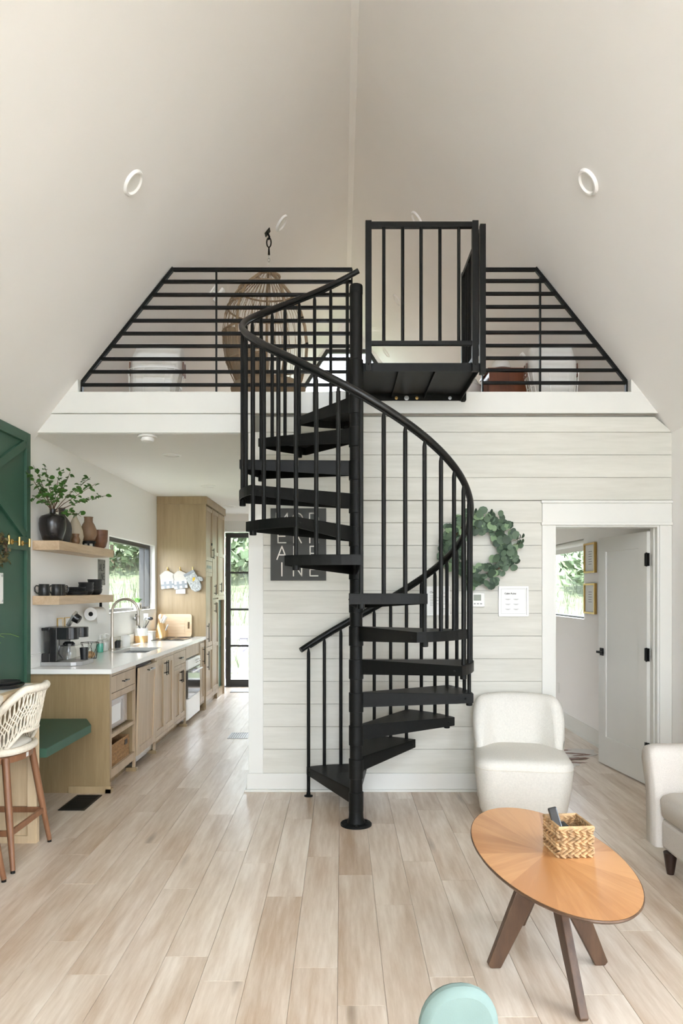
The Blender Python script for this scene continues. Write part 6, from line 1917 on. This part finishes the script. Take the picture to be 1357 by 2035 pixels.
# egg frame: local param. opening faces +x and a little towards the camera
EX, EY = -0.67, 6.64
egg_prof = [(0.03, 4.44), (0.13, 4.385), (0.27, 4.27), (0.355, 4.15), (0.40, 4.02), (0.42, 3.85), (0.405, 3.68), (0.35, 3.50), (0.26, 3.33), (0.15, 3.22), (0.03, 3.20)]
def egg_r(z):
    for (r0, z0), (r1, z1) in zip(egg_prof[:-1], egg_prof[1:]):
        if z1 <= z <= z0:
            return r0 + (r1 - r0) * (z0 - z) / (z0 - z1)
    return 0.02
OPEN = R(-14)
def egg(a, z):
    r = egg_r(z)
    return Vector((EX + r * math.cos(a), EY + r * 0.92 * math.sin(a), z))
MB().tube([ctop, egg(OPEN + 1.0, 4.43)], 0.003, 5).tube([ctop, egg(OPEN - 1.0, 4.43)], 0.003, 5).build('chain_fork', 'steel', ec, w=True)
for s in (-1, 1):
    MB().tube([egg(OPEN + s * (0.92 - 0.10 * k / 9), z) for k, (r, z) in enumerate(egg_prof)], 0.015, 8).build('frame_tube', 'rattan', ec, w=True, smooth=True)
for s in (-1, 1):
    MB().tube([egg(OPEN + s * 1.95, z) for r, z in egg_prof], 0.012, 8).build('frame_tube', 'rattan', ec, w=True, smooth=True)
for z in (4.27, 4.10, 3.86, 3.60, 3.36):
    a0, a1 = OPEN + 0.88, OPEN + 2 * math.pi - 0.88
    MB().tube([egg(a0 + (a1 - a0) * k / 24, z) for k in range(25)], 0.009, 8).build('frame_hoop', 'rattan', ec, w=True, smooth=True)
MB().tube([egg(2 * math.pi * k / 20, 4.40) for k in range(20)], 0.012, 8, closed=True).build('top_ring', 'rattan', ec, w=True, smooth=True)
MB().tube([egg(2 * math.pi * k / 28, 3.30) for k in range(28)], 0.014, 8, closed=True).build('bottom_ring', 'rattan', ec, w=True, smooth=True)
mb = MB()
ncord = 26
for k in range(ncord):
    f0 = (k + 0.5) / ncord
    a0 = OPEN + 0.88 + (2 * math.pi - 1.76) * f0
    for s in (-1, 1):
        pts = []
        for q in range(10):
            z = 4.40 - (4.40 - 3.28) * q / 9
            a = a0 + s * 0.22 * q / 9
            a = min(max(a, OPEN + 0.86), OPEN + 2 * math.pi - 0.86)
            pts.append(egg(a, z))
        mb.tube(pts, 0.0028, 4)
o = mb.build('rope_weave', 'rattan', ec, w=True); o['kind'] = 'stuff'
MB().sphere((EX, EY, 3.36), (0.345, 0.32, 0.115), 28, 14).build('seat_cushion', 'tan_cloth', ec, w=True, smooth=True)
rings = []
for k in range(13):
    a = OPEN + math.pi - 1.25 + 2.5 * k / 12
    e = abs(k - 6) / 6
    rings.append([egg(a, z) * 1.0 + Vector((-math.cos(a), -math.sin(a), 0)) * o_ for (z, o_) in ((3.42, 0.01), (3.62 , 0.012), (3.82 - 0.1 * e, 0.015), (3.98 - 0.22 * e, 0.02), (3.96 - 0.22 * e, 0.085), (3.80 - 0.1 * e, 0.12), (3.60, 0.13), (3.40, 0.10))])
MB().loft(rings).build('back_cushion', 'tan_cloth', ec, w=True, smooth=True, angle=70)
for z, aa in ((4.10, 0.88), (3.86, 0.86), (3.86, -0.86), (3.60, 0.85)):
    MB().sphere(egg(OPEN + aa, z), 0.016, 8, 6).build('joint_clip', 'black', ec, w=True, smooth=True)


# white liner hampers in wire baskets
def hamper(name, label, c, hx0, hy0, h, lean):
    t = thing(name, label, 'hamper', (c[0], c[1], ZLOFT), group='white lined wire hampers in the loft')
    rh_ = random.Random(int(abs(c[0]) * 100))
    rings = []
    nz = 9
    for i in range(nz):
        s = i / (nz - 1)
        z = 0.01 + s * h
        wx = hx0 * (0.84 + 0.16 * min(1, s * 1.8)) * (1 - 0.10 * max(0, s - 0.75) * 4)
        wy = hy0 * (0.84 + 0.16 * min(1, s * 1.8)) * (1 - 0.25 * max(0, s - 0.75) * 4)
        ring = []
        for k in range(24):
            a = 2 * math.pi * k / 24
            ca, sa = math.cos(a), math.sin(a)
            ex = 0.55
            j = 1 + rh_.uniform(-0.02, 0.02)
            ring.append((wx * math.copysign(abs(ca) ** ex, ca) * j + lean * s, wy * math.copysign(abs(sa) ** ex, sa) * j, z + (rh_.uniform(-0.012, 0.012) if i > 4 else 0)))
        rings.append(ring)
    MB().loft(rings).build('liner_bag', 'canvas', t, smooth=True, angle=80)
    hb = h * 0.55
    for z in (0.012, hb * 0.5, hb):
        k_ = 0.86 + 0.16 * min(1, z / h * 1.8)
        MB().tube([((hx0 * k_ + 0.008) * math.copysign(abs(math.cos(R(a))) ** 0.55, math.cos(R(a))) + lean * z / h, (hy0 * k_ + 0.008) * math.copysign(abs(math.sin(R(a))) ** 0.55, math.sin(R(a))), z) for a in range(0, 360, 15)], 0.004, 6, closed=True).build('wire_hoop', 'white', t, smooth=True)
    for a in range(0, 360, 24):
        ca, sa = math.copysign(abs(math.cos(R(a))) ** 0.55, math.cos(R(a))), math.copysign(abs(math.sin(R(a))) ** 0.55, math.sin(R(a)))
        MB().tube([((hx0 * 0.86 + 0.009) * ca, (hy0 * 0.86 + 0.009) * sa, 0.012), ((hx0 * 1.02 + 0.009) * ca + lean * 0.5, (hy0 * 1.02 + 0.009) * sa, hb)], 0.003, 5).build('wire', 'white', t)
    for sx in (-1, 1):
        MB().box((sx * (hx0 + 0.012) + lean * 0.6 - 0.004, -0.045, hb - 0.03), (sx * (hx0 + 0.012) + lean * 0.6 + 0.004, -0.02, hb + 0.08)).box((sx * (hx0 + 0.012) + lean * 0.6 - 0.004, 0.02, hb - 0.03), (sx * (hx0 + 0.012) + lean * 0.6 + 0.004, 0.045, hb + 0.08)).build('leather_strap', 'leather', t, bevel=0.002)
    return t


hamper('laundry_hamper', 'white lined wire hamper behind the left loft railing', (-1.50, 5.80), 0.20, 0.15, 0.42, 0.05)
hamper('laundry_hamper', 'white lined wire hamper behind the right loft railing', (1.70, 5.83), 0.19, 0.14, 0.42, -0.03)
# nightstand, lamp, pouf, cushion, wall lamp
ns = thing('nightstand', 'cherry wood nightstand behind the right loft railing', 'nightstand', (1.475, 6.55, ZLOFT))
MB().box((-0.175, -0.17, 0.08), (0.175, 0.17, 0.43)).build('body', 'night', ns, bevel=0.004)
MB().box((-0.19, -0.185, 0.43), (0.19, 0.185, 0.452)).build('top', 'night', ns, bevel=0.004)
for x in (-0.15, 0.15):
    for y in (-0.145, 0.145):
        MB().cbox((x, y, 0.04), (0.035, 0.035, 0.082)).build('leg', 'night', ns)
MB().box((-0.1745, -0.13, 0.14), (-0.172, 0.13, 0.38)).build('drawer_front', 'night', ns, loc=(-0.006, 0, 0))
lm = thing('table_lamp', 'white dome lamp on the nightstand', 'lamp', (1.435, 6.52, ZLOFT + 0.453))
MB().lathe([(0.04, 0), (0.04, 0.008), (0.012, 0.012), (0.012, 0.03), (0.03, 0.035)], 20).build('base', 'white', lm, smooth=True)
MB().lathe([(0.085, 0.03), (0.086, 0.05), (0.075, 0.085), (0.05, 0.108), (0.02, 0.117), (0.0, 0.118)], 28).build('shade', 'white_plastic', lm, smooth=True)
pf = thing('pouf', 'white pouf on the loft floor beside the nightstand', 'pouf', (1.12, 6.75, ZLOFT))
MB().lathe([(0.0, 0.0), (0.12, 0.0), (0.17, 0.03), (0.18, 0.20), (0.175, 0.38), (0.14, 0.44), (0.08, 0.455), (0.0, 0.457)], 28).build('body', 'canvas', pf, smooth=True, angle=70)
MB().tube([pol(0.178, a, 0.385) for a in range(0, 360, 12)], 0.005, 6, closed=True).build('piping', 'canvas', pf, smooth=True)
fc = thing('floor_cushion', 'taupe cushion on the loft floor behind the column', 'cushion', (-0.02, 6.15, ZLOFT))
MB().sphere((0, 0, 0.09), (0.17, 0.15, 0.09), 24, 12).build('cover', 'floor_cushion', fc, smooth=True)
MB().tube([(0.168 * math.cos(R(a)), 0.148 * math.sin(R(a)), 0.09) for a in range(0, 360, 12)], 0.006, 6, closed=True).build('piping', 'floor_cushion', fc, smooth=True)
def slope_lamp(px, py, label, s):
    u, v = (px - HORX) / FPX, (HORY - py) / FPX
    t = (ZR + s * SL * XC - EYE) / (v + s * SL * u)
    p = Vector((u * t, t, EYE + v * t))
    nrm = Vector((-s * SL, 0, -1)).normalized()
    th_ = thing('reading_light', label, 'wall light', tuple(p))
    th_.rotation_euler = nrm.to_track_quat('Z', 'X').to_euler()
    MB().box((-0.05, -0.03, 0.0), (0.05, 0.03, 0.012)).build('wall_plate', 'white_plastic', th_, bevel=0.003)
    MB().tube([(0, 0, 0.012), (0, 0, 0.06)], 0.006, 8).build('arm', 'white_plastic', th_, smooth=True)
    MB().box((-0.07, -0.028, 0.06), (0.07, 0.028, 0.085)).build('head', 'white', th_, bevel=0.004)
slope_lamp(1057, 705, 'white swivel reading light above the right loft hamper', 1)
slope_lamp(422, 577, 'white swivel reading light beside the hanging chair', -1)

# ================================================================== OUTSIDE
def ground_h(x, y):
    """gentle yard in front, slopes rising to both sides and behind"""
    d = 0.0
    if x < -3.4: d = max(d, (-3.4 - x))
    if x > 3.6: d = max(d, (x - 3.6))
    if y > 13.6: d = max(d, (y - 13.6))
    fade = min(1.0, max(0.0, (y + 4.0) / 7.0))
    h = 0.26 * d * fade
    if h > 9: h = 9 + (h - 9) * 0.3
    return -0.32 + h + 0.12 * mnoise.noise(Vector((x * 0.35, y * 0.35, 0))) * min(1, d)


N = 96
mb = MB()
vs_ = []
for i in range(N + 1):
    for j in range(N + 1):
        x = -45 + 90 * i / N; y = -30 + 90 * j / N
        vs_.append((x, y, ground_h(x, y)))
mb.add(vs_, [(i * (N + 1) + j, (i + 1) * (N + 1) + j, (i + 1) * (N + 1) + j + 1, i * (N + 1) + j + 1) for i in range(N) for j in range(N)])
gr = mb.build('ground', 'grass', None, smooth=True, angle=90)
tag(gr, 'grassy hillside around the cabin', None, None, 'structure')

# tall grass on the slopes seen through the panes
rg = random.Random(8)
mb = MB()
for k in range(7500):
    zone = k % 3
    if zone == 0:
        x, y = rg.uniform(-9, -3.6), rg.uniform(7, 26)
    elif zone == 1:
        x, y = rg.uniform(3.9, 9.5), rg.uniform(8.5, 24)
    else:
        x, y = rg.uniform(-6, -0.2), rg.uniform(14.2, 26)
    z = ground_h(x, y)
    a = rg.uniform(0, 6.28); h = rg.uniform(0.2, 0.6); w = 0.008
    d = Vector((math.cos(a), math.sin(a), 0)); b = Vector((rg.uniform(-0.15, 0.15), rg.uniform(-0.15, 0.15), 0))
    p = Vector((x, y, z - 0.03))
    mb.add([p - d * w, p + d * w, p + b * 0.5 + Vector((0, 0, h * 0.6)) + d * w * 0.6, p + b * 0.5 + Vector((0, 0, h * 0.6)) - d * w * 0.6, p + b + Vector((0, 0, h))], [(0, 1, 2, 3), (3, 2, 4)])
tg = mb.build('tall_grass', 'grass')
tag(tg, 'tall pale grass on the slopes outside the windows', 'grass', None, 'stuff')


def shrub_mesh(seed, n=900):
    r_ = random.Random(seed)
    mb = MB()
    for k in range(n):
        u, v = r_.uniform(-1, 1), r_.uniform(0, 6.28)
        s = (1 - u * u) ** 0.5
        rad = 0.72 + 0.28 * r_.random()
        rad *= 0.82 + 0.3 * mnoise.noise(Vector((s * math.cos(v) * 1.8, s * math.sin(v) * 1.8, u * 1.8 + seed)))
        c = Vector((s * math.cos(v), s * math.sin(v), u)) * rad + Vector((0, 0, 0.75))
        nrm = Vector((r_.uniform(-1, 1), r_.uniform(-1, 1), r_.uniform(-1, 1))).normalized()
        a = nrm.orthogonal().normalized() * r_.uniform(0.06, 0.11); b = nrm.cross(a).normalized() * r_.uniform(0.04, 0.07)
        mb.add([c - a, c + b, c + a, c - b], [(0, 1, 2, 3)])
    return mb.mesh('foliage')


shrubs = [shrub_mesh(s) for s in (1, 2, 3)]
for me in shrubs: me.materials.append(M['bush'])
stem_me = MB().tube([(0, 0, -0.3), (0.03, 0.02, 0.4), (0, 0, 0.9)], [0.06, 0.045, 0.02], 7).mesh('trunk', True); stem_me.materials.append(M['bark'])
spots = [(-8.5, 19.0, 1.8, 'bush on the slope low in the kitchen window'), (-10.5, 24.0, 2.6, 'bush high on the slope in the kitchen window'), (-7.4, 23.5, 1.8, 'rounded bush at the far side of the kitchen window view'),
         (8.3, 15.0, 2.0, 'bright bush nearest the bedroom window'), (9.8, 19.5, 2.6, 'tall bush above the others in the bedroom window'), (7.6, 20.5, 1.8, 'rounded bush low in the bedroom window'), (11.5, 17.0, 2.4, 'wide bush at the right of the bedroom window view'),
         (-3.6, 22.5, 2.4, 'leafy tree in the top pane of the back door'), (-2.0, 26.0, 2.8, 'farther leafy tree above the back door pane'), (-5.6, 24.5, 2.6, 'leafy tree at the left of the back door view'), (-12.0, 29.0, 3.4, 'largest tree on top of the left slope')]
for i, (x, y, s, lab) in enumerate(spots):
    t = thing('shrub', lab, 'shrub', (x, y, ground_h(x, y) - 0.1), rg.uniform(0, 6), group='shrubs on the hillside')
    t.scale = (s, s, s * 0.9)
    place('foliage', shrubs[i % 3], None, t)
    place('trunk', stem_me, None, t)

# pale terrace slab, added unseen to bounce light up to the ceiling
tr_ = tag(MB().box((-6, -11, -0.16), (6, YF - 0.2, -0.04)).build('reflector', 'reflector'), 'added unseen terrace in front of the glazed gable', None, None, 'structure')
# porch with railing and string lights outside the back door
dk = tag(thing('porch_deck', 'pale plank deck outside the back door', None, (-1.3, 12.4, -0.1)), kind='structure')
for i in range(22):
    x = -2.75 + i * 0.145
    MB().box((x, YB + 0.19, -0.13), (x + 0.138, 13.25, -0.09)).build('deck_plank', 'deck', dk, w=True)
prl = thing('porch_railing', 'grey stained porch railing outside the back door', 'railing', (-1.3, 13.2, -0.09))
MB().box((-2.75, 13.13, 0.66), (0.4, 13.24, 0.72)).build('top_rail', 'deck_rail', prl, w=True)
MB().box((-2.75, 13.16, 0.03), (0.4, 13.22, 0.10)).build('bottom_rail', 'deck_rail', prl, w=True)
for i in range(8):
    x = -2.65 + i * 0.40
    MB().box((x, 13.15, -0.09), (x + 0.14, 13.23, 0.66)).build('picket', 'deck_rail', prl, w=True)
MB().box((-2.2, 13.30, 0.62), (0.4, 13.36, 0.86), Matrix.Translation((0, 0, 0))).build('cap_board', 'deck_rail', prl, w=True)
slg = thing('string_lights', 'string of glass bulbs hung along the porch railing', 'string lights', (-1.3, 13.1, 0.6))
pts = []
for i in range(41):
    x = -2.4 + 2.6 * i / 40
    pts.append((x, 13.09, 0.60 - 0.16 * abs(math.sin(i * math.pi / 10))))
MB().tube(pts, 0.007, 5).build('cable', 'white_plastic', slg, w=True)
for i in range(1, 40, 2):
    p = pts[i]
    b_ = MB().lathe([(0.0, -0.10), (0.022, -0.085), (0.032, -0.05), (0.02, -0.01), (0.012, 0.0)], 12, p).build('bulb', 'bulb', slg, w=True, smooth=True)
    MB().cyl(p, 0.013, -0.005, 0.03, 8).build('socket', 'white_plastic', slg, w=True)
